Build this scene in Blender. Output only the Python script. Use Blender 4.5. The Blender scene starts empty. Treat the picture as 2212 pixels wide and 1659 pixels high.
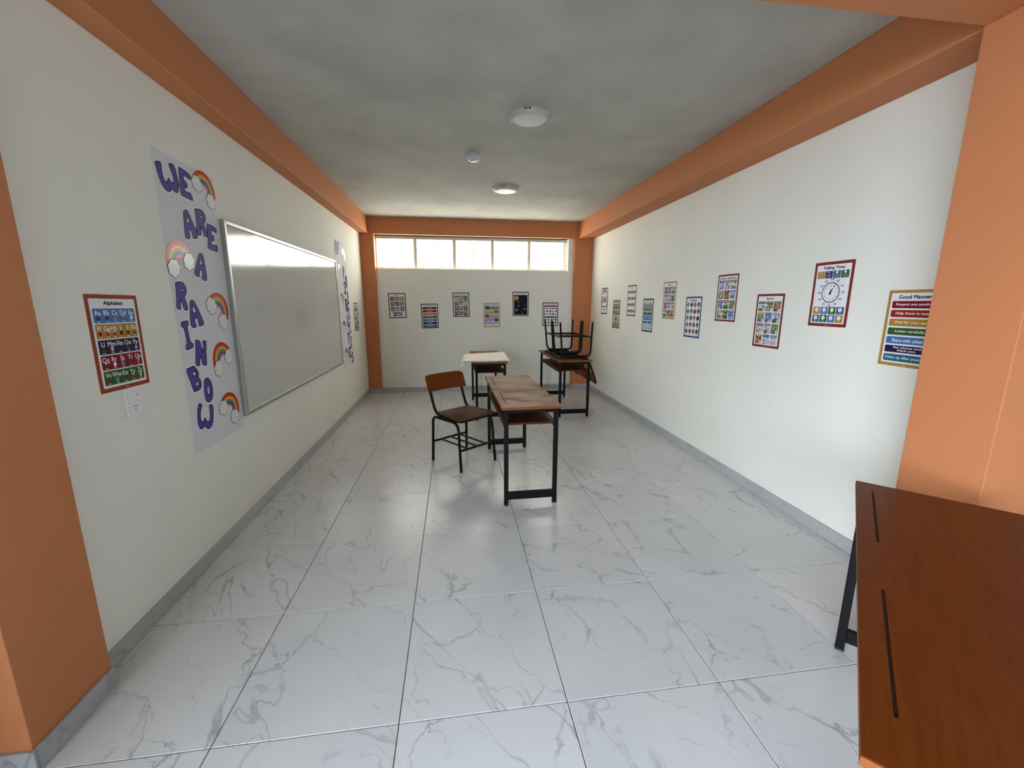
import bpy, bmesh, math, random
from mathutils import Vector, Matrix
from mathutils.geometry import tessellate_polygon

# ------------------------------------------------------------------ camera, light, exposure
scene = bpy.context.scene
COL = scene.collection
CAM = Vector((0.8217, -1.2229, 1.4275))
YAW, PITCH, ROLL, FPX = 0.13808, -0.19173, 0.00261, 893.63
cy_, sy_, cp_, sp_ = math.cos(YAW), math.sin(YAW), math.cos(PITCH), math.sin(PITCH)
FWD = Vector((sy_ * cp_, cy_ * cp_, sp_))
_r = Vector((cy_, -sy_, 0)); _u = _r.cross(FWD)
RGT = math.cos(ROLL) * _r + math.sin(ROLL) * _u
UPV = -math.sin(ROLL) * _r + math.cos(ROLL) * _u
cam_data = bpy.data.cameras.new('camera'); cam_data.sensor_width = 36.0
cam_data.lens = FPX / 2212 * 36.0; cam_data.clip_start = 0.02; cam_data.clip_end = 200
cam = bpy.data.objects.new('camera', cam_data); COL.objects.link(cam)
M = Matrix.Identity(4)
for i in range(3):
    M[i][0], M[i][1], M[i][2], M[i][3] = RGT[i], UPV[i], -FWD[i], CAM[i]
cam.matrix_world = M
scene.camera = cam

world = bpy.data.worlds.new('overcast_sky'); scene.world = world; world.use_nodes = True
_bg = world.node_tree.nodes['Background']
_bg.inputs['Color'].default_value = (0.79, 0.89, 1.0, 1); _bg.inputs['Strength'].default_value = 3.9
WINDOW_STRENGTH = 2.25

scene.view_settings.view_transform = 'Standard'
scene.view_settings.look = 'None'
scene.view_settings.gamma = 1.0
scene.view_settings.use_curve_mapping = False
scene.view_settings.exposure = 2.47
scene.cycles.use_denoising = True
scene.cycles.max_bounces = 10
scene.cycles.diffuse_bounces = 6
scene.cycles.sample_clamp_indirect = 6.0

# daylight enters through the wide opening in the left wall behind the camera
# (a sampling portal for the sky, it gives no light itself)
DOOR_Y0, DOOR_Y1, DOOR_Z = -6.8, -1.5, 2.35
_pd = bpy.data.lights.new('doorway_sky_portal', 'AREA'); _pd.shape = 'RECTANGLE'; _pd.size = DOOR_Y1 - DOOR_Y0; _pd.size_y = DOOR_Z
_pd.cycles.is_portal = True
_po = bpy.data.objects.new('doorway_sky_portal', _pd); COL.objects.link(_po)
_po.matrix_world = Matrix.Translation((-0.82, (DOOR_Y0 + DOOR_Y1) / 2, DOOR_Z / 2)) @ Matrix(((0, 0, -1, 0), (1, 0, 0, 0), (0, -1, 0, 0), (0, 0, 0, 1)))

# ------------------------------------------------------------------ room numbers (metres)
XL, XR, YB, ZC, ZB = -0.555, 3.083, 5.59, 2.70, 2.4555      # left wall, right wall, back wall, ceiling, beam underside
XF = -0.75                                                   # left wall of the part behind the near columns
YF = -7.2                                                    # front wall behind the camera
YP = 5.531                                                   # face of the rear pilasters and rear beam
YC0, YC1 = 0.0, 0.30                                         # the two near columns and the cross beam between them
rnd = random.Random(7)

# ------------------------------------------------------------------ materials
def lin(c):
    return c / 12.92 if c <= 0.04045 else ((c + 0.055) / 1.055) ** 2.4
def srgb(r, g, b):
    return (lin(r / 255), lin(g / 255), lin(b / 255))
MATS = {}
def mat(name, col, rough=0.6, metal=0.0, spec=0.5, coat=0.0):
    if name in MATS: return MATS[name]
    m = bpy.data.materials.new(name); m.use_nodes = True
    b = m.node_tree.nodes['Principled BSDF']
    b.inputs['Base Color'].default_value = (*col, 1); b.inputs['Roughness'].default_value = rough
    b.inputs['Metallic'].default_value = metal; b.inputs['Specular IOR Level'].default_value = spec
    b.inputs['Coat Weight'].default_value = coat; b.inputs['Coat Roughness'].default_value = 0.1
    MATS[name] = m
    return m
def nd(m, t, **kw):
    n = m.node_tree.nodes.new(t)
    for k, v in kw.items():
        if k in n.inputs: n.inputs[k].default_value = v
        else: setattr(n, k, v)
    return n
def ln(m, a, b): m.node_tree.links.new(a, b)
def bsdf(m): return m.node_tree.nodes['Principled BSDF']
def mix(m, fac, a, b, mode='MIX'):
    n = nd(m, 'ShaderNodeMix'); n.data_type = 'RGBA'; n.blend_type = mode
    for s, v in ((n.inputs['Factor'], fac), (n.inputs['A'], a), (n.inputs['B'], b)):
        if isinstance(v, bpy.types.NodeSocket): ln(m, v, s)
        else: s.default_value = v if isinstance(v, (int, float)) else (*v, 1)
    return n.outputs['Result']
def ramp(m, fac, stops):
    n = nd(m, 'ShaderNodeValToRGB'); e = n.color_ramp.elements
    while len(e) < len(stops): e.new(0.5)
    for x, (p, c) in zip(e, stops):
        x.position = p; x.color = (c, c, c, 1) if isinstance(c, (int, float)) else (*c, 1)
    ln(m, fac, n.inputs['Fac'])
    return n.outputs['Color']
def noise(m, vec, scale, detail=4, rough=0.55, dist=0.0):
    n = nd(m, 'ShaderNodeTexNoise', Scale=scale, Detail=detail, Roughness=rough, Distortion=dist)
    if vec is not None: ln(m, vec, n.inputs['Vector'])
    return n.outputs['Fac']
def coords(m, kind='Object'):
    return nd(m, 'ShaderNodeTexCoord').outputs[kind]
def mapping(m, vec, scale=(1, 1, 1), rot=(0, 0, 0), loc=(0, 0, 0)):
    n = nd(m, 'ShaderNodeMapping'); ln(m, vec, n.inputs['Vector'])
    n.inputs['Scale'].default_value = scale; n.inputs['Rotation'].default_value = rot
    if isinstance(loc, bpy.types.NodeSocket): ln(m, loc, n.inputs['Location'])
    else: n.inputs['Location'].default_value = loc
    return n.outputs['Vector']
def bump(m, h, strength, dist):
    n = nd(m, 'ShaderNodeBump', Strength=strength, Distance=dist); ln(m, h, n.inputs['Height'])
    ln(m, n.outputs['Normal'], bsdf(m).inputs['Normal'])

def plaster(name, c1, c2, rough, scale=120, bs=0.25, blot=1.3):
    m = mat(name, c1, rough, spec=0.18); v = coords(m, 'Object')
    f = ramp(m, noise(m, v, blot, 5), [(0.35, 0.0), (0.7, 1.0)])
    ln(m, mix(m, f, c1, c2), bsdf(m).inputs['Base Color'])
    bump(m, noise(m, v, scale, 3), bs, 0.002)
    return m
WHITE = plaster('white_wall_paint', (0.765, 0.76, 0.695), (0.815, 0.81, 0.745), 0.75)
BOUNCE_CUT = plaster('bounce_cutting_wall_grey', (0.24, 0.24, 0.235), (0.28, 0.28, 0.275), 0.75)  # made-up grey for the unseen walls, soaks up bounce towards the left wall
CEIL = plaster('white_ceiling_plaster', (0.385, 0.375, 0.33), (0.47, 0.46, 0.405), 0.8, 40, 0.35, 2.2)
ORANGE = plaster('orange_wall_paint', (0.50, 0.186, 0.076), (0.53, 0.200, 0.083), 0.6, 160, 0.3)

def marble(name, bright, gloss):
    m = mat(name, (0.7, 0.7, 0.7), gloss, spec=0.5)
    oi = nd(m, 'ShaderNodeObjectInfo')
    wob = nd(m, 'ShaderNodeVectorMath', operation='MULTIPLY'); wob.inputs[1].default_value = (37.0, 53.0, 11.0)
    cmb = nd(m, 'ShaderNodeCombineXYZ')
    for k in ('X', 'Y', 'Z'): ln(m, oi.outputs['Random'], cmb.inputs[k])
    ln(m, cmb.outputs[0], wob.inputs[0])
    rot = nd(m, 'ShaderNodeMath', operation='MULTIPLY'); ln(m, oi.outputs['Random'], rot.inputs[0]); rot.inputs[1].default_value = 1.1
    vr = nd(m, 'ShaderNodeVectorRotate'); vr.rotation_type = 'Z_AXIS'
    ln(m, coords(m, 'Object'), vr.inputs['Vector']); ln(m, rot.outputs[0], vr.inputs['Angle'])
    v = mapping(m, vr.outputs['Vector'], (1, 1, 1), (0, 0, 0.5), wob.outputs['Vector'])
    def veins(scale, sx, sy, dist, w0, w1):
        n = noise(m, mapping(m, v, (sx, sy, 1)), scale, 4, 0.5, dist)
        a = nd(m, 'ShaderNodeMath', operation='SUBTRACT'); ln(m, n, a.inputs[0]); a.inputs[1].default_value = 0.5
        b = nd(m, 'ShaderNodeMath', operation='ABSOLUTE'); ln(m, a.outputs[0], b.inputs[0])
        return ramp(m, b.outputs[0], [(w0, 1.0), (w1, 0.0)])
    big = veins(1.3, 0.6, 1.8, 0.45, 0.0, 0.007)
    brk = ramp(m, noise(m, v, 2.6, 3), [(0.36, 0.0), (0.60, 1.0)])
    wn = nd(m, 'ShaderNodeTexNoise', Scale=3.2, Detail=5.0, Roughness=0.62); ln(m, v, wn.inputs['Vector'])
    wv = nd(m, 'ShaderNodeVectorMath', operation='MULTIPLY_ADD'); ln(m, wn.outputs['Color'], wv.inputs[0]); wv.inputs[1].default_value = (0.42, 0.42, 0.0); ln(m, v, wv.inputs[2])
    vo = nd(m, 'ShaderNodeTexVoronoi', Scale=3.1); vo.feature = 'DISTANCE_TO_EDGE'; ln(m, mapping(m, wv.outputs['Vector'], (0.62, 1.5, 1)), vo.inputs['Vector'])
    fine = ramp(m, vo.outputs['Distance'], [(0.0, 1.0), (0.022, 0.0)])
    brk2 = ramp(m, noise(m, mapping(m, v, loc=(9, 3, 0)), 3.5, 4, 0.65), [(0.44, 0.0), (0.62, 1.0)])
    flecks = ramp(m, noise(m, mapping(m, v, (1, 3.0, 1)), 16, 4, 0.6), [(0.67, 0.0), (0.74, 1.0)])
    cloud = ramp(m, noise(m, v, 1.8, 4), [(0.3, 0.0), (0.75, 1.0)])
    base = mix(m, cloud, tuple(c * bright for c in (0.70, 0.715, 0.73)), tuple(c * bright for c in (0.81, 0.82, 0.83)))
    def mul(a, b, k):
        n = nd(m, 'ShaderNodeMath', operation='MULTIPLY'); ln(m, a, n.inputs[0]); ln(m, b, n.inputs[1])
        n2 = nd(m, 'ShaderNodeMath', operation='MULTIPLY'); ln(m, n.outputs[0], n2.inputs[0]); n2.inputs[1].default_value = k
        return n2.outputs[0]
    vein = tuple(c * bright for c in (0.26, 0.275, 0.30))
    c = mix(m, mul(big, brk, 0.62), base, vein)
    c = mix(m, mul(fine, brk2, 0.62), c, vein)
    c = mix(m, mul(flecks, brk2, 0.4), c, vein)
    ln(m, c, bsdf(m).inputs['Base Color'])
    return m
TILE = marble('white_marble_tile', 0.82, 0.27)
SKIRT = marble('grey_marble_skirting', 0.52, 0.3)
GROOVE = mat('groove_shadow_brown', (0.022, 0.008, 0.003), 0.7)
GROUT = mat('dark_grout', (0.10, 0.10, 0.10), 0.9)

def wood(name, c1, c2, rough, spec=0.1, wear=None):
    m = mat(name, c1, rough, spec=spec); v = coords(m, 'Object')
    g = noise(m, mapping(m, v, (14, 1.2, 14)), 5.0, 5, 0.6, 0.6)
    c = mix(m, ramp(m, g, [(0.3, 0.0), (0.7, 1.0)]), c1, c2)
    if wear:
        w = ramp(m, noise(m, v, 3.2, 6, 0.65, 0.3), [(0.45, 0.0), (0.68, 1.0)])
        c = mix(m, w, c, wear)
        ln(m, ramp(m, w, [(0.0, rough), (1.0, min(1, rough + 0.22))]), bsdf(m).inputs['Roughness'])
    ln(m, c, bsdf(m).inputs['Base Color'])
    return m
WOOD = wood('reddish_brown_varnished_wood', (0.125, 0.025, 0.003), (0.165, 0.036, 0.005), 0.36, 0.10)
WOOD_WORN = wood('worn_brown_desk_wood', (0.24, 0.098, 0.032), (0.29, 0.125, 0.045), 0.45, 0.10, (0.13, 0.072, 0.036))
WOOD_SEAT = wood('brown_seat_wood', (0.075, 0.030, 0.010), (0.105, 0.042, 0.014), 0.55, 0.04)
WOOD_SHELF = wood('dark_brown_shelf_wood', (0.055, 0.018, 0.007), (0.073, 0.025, 0.010), 0.5, 0.06)
WOOD_EDGE = wood('orange_wood_edge', (0.19, 0.058, 0.017), (0.23, 0.073, 0.024), 0.5)
BLACK = mat('black_painted_steel', (0.0035, 0.0035, 0.0040), 0.5, spec=0.14)
RUBBER = mat('black_rubber', (0.012, 0.012, 0.012), 0.7)
ALU = mat('brushed_aluminium', (0.42, 0.43, 0.42), 0.42, metal=0.85)
BOARD = mat('glossy_whiteboard', (0.57, 0.57, 0.545), 0.095, spec=0.38)
PLASTIC = mat('white_plastic', (0.80, 0.80, 0.79), 0.35)
PLASTIC_LAMP = mat('off_white_lamp_plastic', (0.46, 0.46, 0.44), 0.4)
PLASTIC_GREY = mat('light_grey_plastic', (0.50, 0.50, 0.51), 0.4)
DIFFUSER = mat('opal_diffuser', (0.47, 0.465, 0.44), 0.4)
FRAME_ALU = mat('cream_window_frame', (0.72, 0.69, 0.58), 0.5)
PAPER = mat('white_paper', (0.82, 0.81, 0.80), 0.7, spec=0.2)
BANNER = mat('banner_paper', (0.68, 0.68, 0.72), 0.7, spec=0.15)
DARK = mat('dark_slot', (0.01, 0.01, 0.01), 0.8)
SCREW = mat('steel_screw', (0.55, 0.55, 0.53), 0.3, metal=1.0)
DIMMED_GROUND = mat('bounce_cutting_dark_ground', (0.07, 0.07, 0.07), 0.9)  # unseen ground, darkened so that less light bounces up to the ceiling

def pane_material():
    m = bpy.data.materials.new('frosted_daylit_glass'); m.use_nodes = True
    nt = m.node_tree; nt.nodes.remove(nt.nodes['Principled BSDF'])
    v = coords(m, 'Object')
    oi = nd(m, 'ShaderNodeObjectInfo'); cmb = nd(m, 'ShaderNodeCombineXYZ')
    sc = nd(m, 'ShaderNodeMath', operation='MULTIPLY'); ln(m, oi.outputs['Random'], sc.inputs[0]); sc.inputs[1].default_value = 60
    for k in 'XYZ': ln(m, sc.outputs[0], cmb.inputs[k])
    st = noise(m, mapping(m, v, (9, 9, 1.3), loc=cmb.outputs[0]), 3.0, 6, 0.6, 0.4)
    f = ramp(m, st, [(0.575, 0.0), (0.64, 1.0)])
    c = mix(m, f, (1.0, 0.985, 0.87), (0.075, 0.074, 0.060))
    em = nd(m, 'ShaderNodeEmission', Strength=WINDOW_STRENGTH); ln(m, c, em.inputs['Color'])
    gl = nd(m, 'ShaderNodeBsdfGlossy', Roughness=0.25)
    ad = nd(m, 'ShaderNodeMixShader', Fac=0.04)
    ln(m, em.outputs[0], ad.inputs[1]); ln(m, gl.outputs[0], ad.inputs[2])
    ln(m, ad.outputs[0], nt.nodes['Material Output'].inputs['Surface'])
    return m
PANE = pane_material()

def ink(r, g, b, k=0.92):
    """flat printed colour, given as it looks in the photograph (room light is close to paper white)"""
    key = 'print_%d_%d_%d' % (r, g, b)
    return mat(key, tuple(min(0.85, lin(c / 255) * k) for c in (r, g, b)), 0.55, spec=0.12)
WPRINT = mat('print_white', (0.76, 0.76, 0.80), 0.55, spec=0.12)
NAVY = ink(22, 20, 48)

def picture_mat(name, sky, land, dark, scale=24.0, thr=0.55):
    """a small printed picture: backdrop above, ground below, darker figures in it"""
    if name in MATS: return MATS[name]
    m = mat(name, sky, 0.55, spec=0.12); v = coords(m, 'Object')
    oi = nd(m, 'ShaderNodeObjectInfo'); cmb = nd(m, 'ShaderNodeCombineXYZ')
    sc = nd(m, 'ShaderNodeMath', operation='MULTIPLY'); ln(m, oi.outputs['Random'], sc.inputs[0]); sc.inputs[1].default_value = 40
    for k in 'XYZ': ln(m, sc.outputs[0], cmb.inputs[k])
    g = nd(m, 'ShaderNodeSeparateXYZ'); ln(m, coords(m, 'Generated'), g.inputs[0])
    n1 = noise(m, mapping(m, v, loc=cmb.outputs[0]), scale * 1.6, 3)
    a = nd(m, 'ShaderNodeMath', operation='MULTIPLY_ADD'); ln(m, n1, a.inputs[0]); a.inputs[1].default_value = 0.7; ln(m, g.outputs['Y'], a.inputs[2])
    base = mix(m, ramp(m, a.outputs[0], [(0.70, 0.0), (0.76, 1.0)]), land, sky)
    n2 = noise(m, mapping(m, v, (1, 0.8, 1), loc=cmb.outputs[0]), scale * 2.2, 2)
    c = mix(m, ramp(m, n2, [(thr, 0.0), (thr + 0.05, 1.0)]), base, dark)
    ln(m, c, bsdf(m).inputs['Base Color'])
    return m

# ------------------------------------------------------------------ mesh helpers
def obj(name, me, m, parent=None):
    o = bpy.data.objects.new(name, me); COL.objects.link(o)
    if m is not None and len(me.materials) == 0: me.materials.append(m)
    if parent is not None: o.parent = parent
    return o
def tag(o, label=None, cat=None, group=None, kind=None):
    if label: o['label'] = label
    if cat: o['category'] = cat
    if group: o['group'] = group
    if kind: o['kind'] = kind
    return o
def empty(name, loc=(0, 0, 0), rz=0.0):
    o = bpy.data.objects.new(name, None); COL.objects.link(o)
    o.empty_display_size = 0.1; o.location = loc; o.rotation_euler = (0, 0, rz)
    return o
def mesh_from(bm, name='mesh', smooth=False):
    me = bpy.data.meshes.new(name); bm.to_mesh(me); bm.free()
    if smooth:
        for p in me.polygons: p.use_smooth = True
    return me
def add_box(bm, x0, x1, y0, y1, z0, z1):
    vs = [bm.verts.new((x, y, z)) for z in (z0, z1) for y in (y0, y1) for x in (x0, x1)]
    for f in ((0, 2, 3, 1), (4, 5, 7, 6), (0, 1, 5, 4), (2, 6, 7, 3), (0, 4, 6, 2), (1, 3, 7, 5)):
        bm.faces.new([vs[i] for i in f])
def box_mesh(*b, bevel=0.0, seg=2):
    bm = bmesh.new()
    add_box(bm, *b)
    if bevel:
        bmesh.ops.bevel(bm, geom=list(bm.edges), offset=bevel, segments=seg, affect='EDGES', profile=0.5)
    return mesh_from(bm, 'box')
def boxes_mesh(bl):
    bm = bmesh.new()
    for b in bl: add_box(bm, *b)
    return mesh_from(bm, 'boxes')
def tube_mesh(pts, rad, n=10, closed=False):
    """round tube along a 3D polyline"""
    pts = [Vector(p) for p in pts]; bm = bmesh.new(); rings = []
    N = len(pts); up = None
    for i, p in enumerate(pts):
        if closed: t = (pts[(i + 1) % N] - pts[i - 1]).normalized()
        else: t = (pts[min(i + 1, N - 1)] - pts[max(i - 1, 0)]).normalized()
        if up is None:
            up = Vector((0, 0, 1)) if abs(t.z) < 0.9 else Vector((1, 0, 0))
        a = (up - t * up.dot(t)).normalized(); up = a; b = t.cross(a)
        rings.append([bm.verts.new(p + rad * (math.cos(2 * math.pi * k / n) * a + math.sin(2 * math.pi * k / n) * b)) for k in range(n)])
    for i in range(N if closed else N - 1):
        r0, r1 = rings[i], rings[(i + 1) % N]
        for k in range(n): bm.faces.new((r0[k], r0[(k + 1) % n], r1[(k + 1) % n], r1[k]))
    if not closed:
        bm.faces.new(rings[0][::-1]); bm.faces.new(rings[-1])
    bmesh.ops.recalc_face_normals(bm, faces=bm.faces)
    return mesh_from(bm, 'tube', True)
def fillet(pts, rads, n=6):
    """round the inner corners of a polyline"""
    pts = [Vector(p) for p in pts]; out = [pts[0]]
    for i in range(1, len(pts) - 1):
        r = rads[i - 1] if isinstance(rads, (list, tuple)) else rads
        a = (pts[i - 1] - pts[i]); b = (pts[i + 1] - pts[i])
        d = min(r, a.length * 0.49, b.length * 0.49)
        A = pts[i] + a.normalized() * d; B = pts[i] + b.normalized() * d
        for k in range(n + 1):
            t = k / n
            out.append((1 - t) ** 2 * A + 2 * t * (1 - t) * pts[i] + t * t * B)
    out.append(pts[-1])
    return out
def lathe_mesh(prof, n=40):
    bm = bmesh.new(); rings = []
    for r, z in prof:
        rings.append([bm.verts.new((r * math.cos(2 * math.pi * k / n), r * math.sin(2 * math.pi * k / n), z)) for k in range(n)])
    for r0, r1 in zip(rings, rings[1:]):
        for k in range(n): bm.faces.new((r0[k], r0[(k + 1) % n], r1[(k + 1) % n], r1[k]))
    bm.faces.new(rings[0][::-1]); bm.faces.new(rings[-1])
    bmesh.ops.recalc_face_normals(bm, faces=bm.faces)
    me = mesh_from(bm, 'lathe', False)
    return me
def prism_mesh(loops, z0, z1):
    """polygon (outer loop, then holes) extruded from z0 to z1"""
    v3 = [[Vector((x, y, 0)) for x, y in lp] for lp in loops]
    tris = tessellate_polygon(v3)
    flat = [p for lp in loops for p in lp]; n = len(flat)
    verts = [(x, y, z1) for x, y in flat]; faces = []
    for t in tris:
        a, b, c = (flat[i] for i in t)
        s = (b[0] - a[0]) * (c[1] - a[1]) - (b[1] - a[1]) * (c[0] - a[0])
        faces.append(tuple(t) if s > 0 else tuple(reversed(t)))
    if z1 - z0 > 1e-6:
        verts += [(x, y, z0) for x, y in flat]
        k = 0
        for lp in loops:
            m = len(lp)
            for i in range(m): faces.append((k + i, k + (i + 1) % m, n + k + (i + 1) % m, n + k + i))
            k += m
    me = bpy.data.meshes.new('prism'); me.from_pydata(verts, [], faces)
    bm = bmesh.new(); bm.from_mesh(me)
    if z1 - z0 > 1e-6: bmesh.ops.recalc_face_normals(bm, faces=bm.faces)
    bm.to_mesh(me); bm.free()
    return me
def rrect(x0, y0, x1, y1, r=0.0, n=4):
    if r <= 0: return [(x0, y0), (x1, y0), (x1, y1), (x0, y1)]
    r = min(r, (x1 - x0) / 2, (y1 - y0) / 2); out = []
    for cx, cy, a0 in ((x1 - r, y0 + r, -90), (x1 - r, y1 - r, 0), (x0 + r, y1 - r, 90), (x0 + r, y0 + r, 180)):
        for k in range(n + 1):
            a = math.radians(a0 + 90 * k / n); out.append((cx + r * math.cos(a), cy + r * math.sin(a)))
    return out
def circle(cx, cy, r, n=20, ry=None):
    return [(cx + r * math.cos(2 * math.pi * k / n), cy + (ry or r) * math.sin(2 * math.pi * k / n)) for k in range(n)]
def chaikin(p, it=2):
    for _ in range(it):
        q = []
        for i in range(len(p)):
            a, b = p[i], p[(i + 1) % len(p)]
            q.append((0.75 * a[0] + 0.25 * b[0], 0.75 * a[1] + 0.25 * b[1]))
            q.append((0.25 * a[0] + 0.75 * b[0], 0.25 * a[1] + 0.75 * b[1]))
        p = q
    return p
def area2(p):
    return sum(p[i][0] * p[(i + 1) % len(p)][1] - p[(i + 1) % len(p)][0] * p[i][1] for i in range(len(p)))
def grow(p, d):
    """move a closed loop outwards by d"""
    s = 1 if area2(p) > 0 else -1; out = []; n = len(p)
    for i in range(n):
        ax, ay = p[i][0] - p[i - 1][0], p[i][1] - p[i - 1][1]
        bx, by = p[(i + 1) % n][0] - p[i][0], p[(i + 1) % n][1] - p[i][1]
        la, lb = math.hypot(ax, ay) or 1e-9, math.hypot(bx, by) or 1e-9
        nx, ny = ay / la + by / lb, -ax / la - bx / lb
        l = math.hypot(nx, ny) or 1e-9
        out.append((p[i][0] + s * d * nx / l, p[i][1] + s * d * ny / l))
    return out
def band_mesh(loops, d_in, d_out, z):
    """flat ribbon following closed loops, from d_in to d_out outside each of them"""
    verts, faces = [], []
    for lp in loops:
        a, b = grow(lp, d_in), grow(lp, d_out); k = len(verts); n = len(lp)
        verts += [(x, y, z) for x, y in a] + [(x, y, z) for x, y in b]
        for i in range(n):
            j = (i + 1) % n
            faces.append((k + i, k + j, k + n + j, k + n + i) if area2(lp) < 0 else (k + i, k + n + i, k + n + j, k + j))
    me = bpy.data.meshes.new('band'); me.from_pydata(verts, [], faces)
    return me
def pixel_ray(px, py):
    return FWD + RGT * ((px - 1106) / FPX) - UPV * ((py - 829.5) / FPX)
def on_left_wall(px, py, x=XL):
    d = pixel_ray(px, py); t = (x - CAM.x) / d.x
    return CAM.y + t * d.y, CAM.z + t * d.z
WALL_AXES = {'left': ((0, 1, 0), (0, 0, 1), (1, 0, 0)), 'right': ((0, -1, 0), (0, 0, 1), (-1, 0, 0)), 'back': ((1, 0, 0), (0, 0, 1), (0, -1, 0))}
def wall_matrix(side, origin):
    x, y, z = WALL_AXES[side]; m = Matrix.Identity(4)
    for i in range(3): m[i][0], m[i][1], m[i][2], m[i][3] = x[i], y[i], z[i], origin[i]
    return m
def copy_tree(o, parent=None):
    c = o.copy(); COL.objects.link(c)
    if parent is not None: c.parent = parent
    for ch in list(o.children): copy_tree(ch, c)
    return c

# ------------------------------------------------------------------ room shell
def structure(name, me, m, label, cat):
    return tag(obj(name, me, m), label, cat, kind='structure')

floor = structure('floor', box_mesh(XF - 0.14, XR + 0.1, YF - 0.1, YB + 0.2, -0.12, -0.004), GROUT, 'floor of square white marble tiles with thin dark joints', 'floor')
tile_cache = {}
gap = 0.0016
j = -12
while 0.6 * j < YB:
    for i in range(-2, 6):
        x0, x1 = max(0.6 * i, XL if j >= 0 else XF), min(0.6 * i + 0.6, XR); y0, y1 = max(0.6 * j, YF), min(0.6 * j + 0.6, YB)
        if x1 - x0 < 0.01 or y1 - y0 < 0.01: continue
        w, h = round(x1 - x0 - 2 * gap, 4), round(y1 - y0 - 2 * gap, 4)
        if (w, h) not in tile_cache:
            tile_cache[(w, h)] = box_mesh(-w / 2, w / 2, -h / 2, h / 2, -0.009, 0, bevel=0.0012, seg=1)
            tile_cache[(w, h)].materials.append(TILE)
        t = obj('tile', tile_cache[(w, h)], None, floor); t.location = ((x0 + x1) / 2, (y0 + y1) / 2, 0)
    j += 1

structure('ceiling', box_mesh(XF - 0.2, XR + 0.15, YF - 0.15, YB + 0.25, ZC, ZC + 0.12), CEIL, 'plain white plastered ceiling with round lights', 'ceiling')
structure('wall_left', boxes_mesh([(XL - 0.14, XL, YC0 + 0.15, YB + 0.2, 0, ZC), (XF - 0.14, XF, DOOR_Y1, YC0 + 0.02, 0, ZC), (XF - 0.14, XF, DOOR_Y0, DOOR_Y1, DOOR_Z, ZC), (XF - 0.14, XF, YF, DOOR_Y0, 0, ZC)]),
          WHITE, 'white side wall with the whiteboard and paper banners', 'wall')
structure('wall_right', box_mesh(XR, XR + 0.14, YC0, YB + 0.2, 0, ZC), WHITE, 'white side wall with a zigzag row of posters', 'wall')
structure('wall_side', box_mesh(XR, XR + 0.14, YF, YC0, 0, ZC), BOUNCE_CUT, 'unseen side wall behind the camera, greyed to cut bounce light', 'wall')
structure('wall_front', box_mesh(XF - 0.14, XR + 0.14, YF - 0.14, YF, 0, ZC), BOUNCE_CUT, 'unseen wall at the near end of the room, greyed to cut bounce light', 'wall')
WX0, WX1, WZ0, WZ1 = -0.375, 2.71, 1.954, ZB
structure('wall_back', boxes_mesh([(XL, XR, YB, YB + 0.18, 0, WZ0), (WX1 - 0.025, XR, YB, YB + 0.18, WZ0, ZB), (XL, XR, YB, YB + 0.18, ZB, ZC)]),
          WHITE, 'white end wall below the high strip window', 'wall')
# columns, pilasters and beams in orange
XCL, XCR = -0.49, 2.82
structure('trim_1', box_mesh(XF - 0.005, XCL, YC0, YC1, 0, ZB, bevel=0.003), ORANGE, 'orange column against the whiteboard wall, nearest the camera', 'column')
structure('trim_2', box_mesh(XCR, XR, YC0, YC1, 0, ZB, bevel=0.003), ORANGE, 'orange column beside the Good Manners poster', 'column')
structure('trim_3', box_mesh(XL, -0.432, YC1, YP, ZB, ZC, bevel=0.005), ORANGE, 'orange ceiling beam above the whiteboard wall', 'beam')
structure('trim_4', box_mesh(2.84, XR, YC1, YP, ZB, ZC, bevel=0.005), ORANGE, 'orange ceiling beam above the row of posters', 'beam')
structure('trim_5', box_mesh(XF - 0.005, XR, YC0, YC1, ZB, ZC, bevel=0.005), ORANGE, 'orange cross beam between the two near columns', 'beam')
structure('trim_6', box_mesh(XL, XR, YP, YB + 0.18, ZB, ZC), ORANGE, 'orange beam over the strip window', 'beam')
structure('trim_7', box_mesh(XL, -0.352, YP, YB + 0.18, 0, ZB, bevel=0.004), ORANGE, 'orange pilaster in the corner next to the whiteboard wall', 'pilaster')
structure('trim_8', box_mesh(2.775, XR, YP, YB + 0.18, 0, ZB, bevel=0.004), ORANGE, 'orange pilaster in the corner behind the upturned chairs', 'pilaster')

# skirting, one object per wall with its tiles as parts
def skirting(name, runs, label):
    root = tag(empty(name), label, 'baseboard', kind='structure')
    for axis, fixed, out, a0, a1 in runs:
        a = a0
        while a < a1 - 0.004:
            b = min(a1, (math.floor(a / 0.6 + 1e-6) + 1) * 0.6)
            g = 0.0008; n = b - a
            if axis == 'y': me = box_mesh(min(0, out), max(0, out), -n / 2 + g, n / 2 - g, 0.0005, 0.08, bevel=0.001, seg=1); loc = (fixed, (a + b) / 2, 0)
            else: me = box_mesh(-n / 2 + g, n / 2 - g, min(0, out), max(0, out), 0.0005, 0.08, bevel=0.001, seg=1); loc = ((a + b) / 2, fixed, 0)
            o = obj('skirting_tile', me, SKIRT, root); o.location = loc
            a = b
    return root
T_ = 0.010
skirting('baseboard_left', [('y', XL, T_, YC1, YP - T_), ('y', XCL, T_, YC0, YC1), ('x', YC0, -T_, XF, XCL + T_), ('y', XF, T_, DOOR_Y1, YC0 - T_)], 'grey marble skirting along the whiteboard wall')
skirting('baseboard_right', [('y', XR, -T_, YC1, YP - T_), ('y', XCR, -T_, YC0, YC1), ('x', YC0, -T_, XCR - T_, XR), ('y', XR, -T_, YF, YC0 - T_)], 'grey marble skirting along the wall with the poster row')
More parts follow.
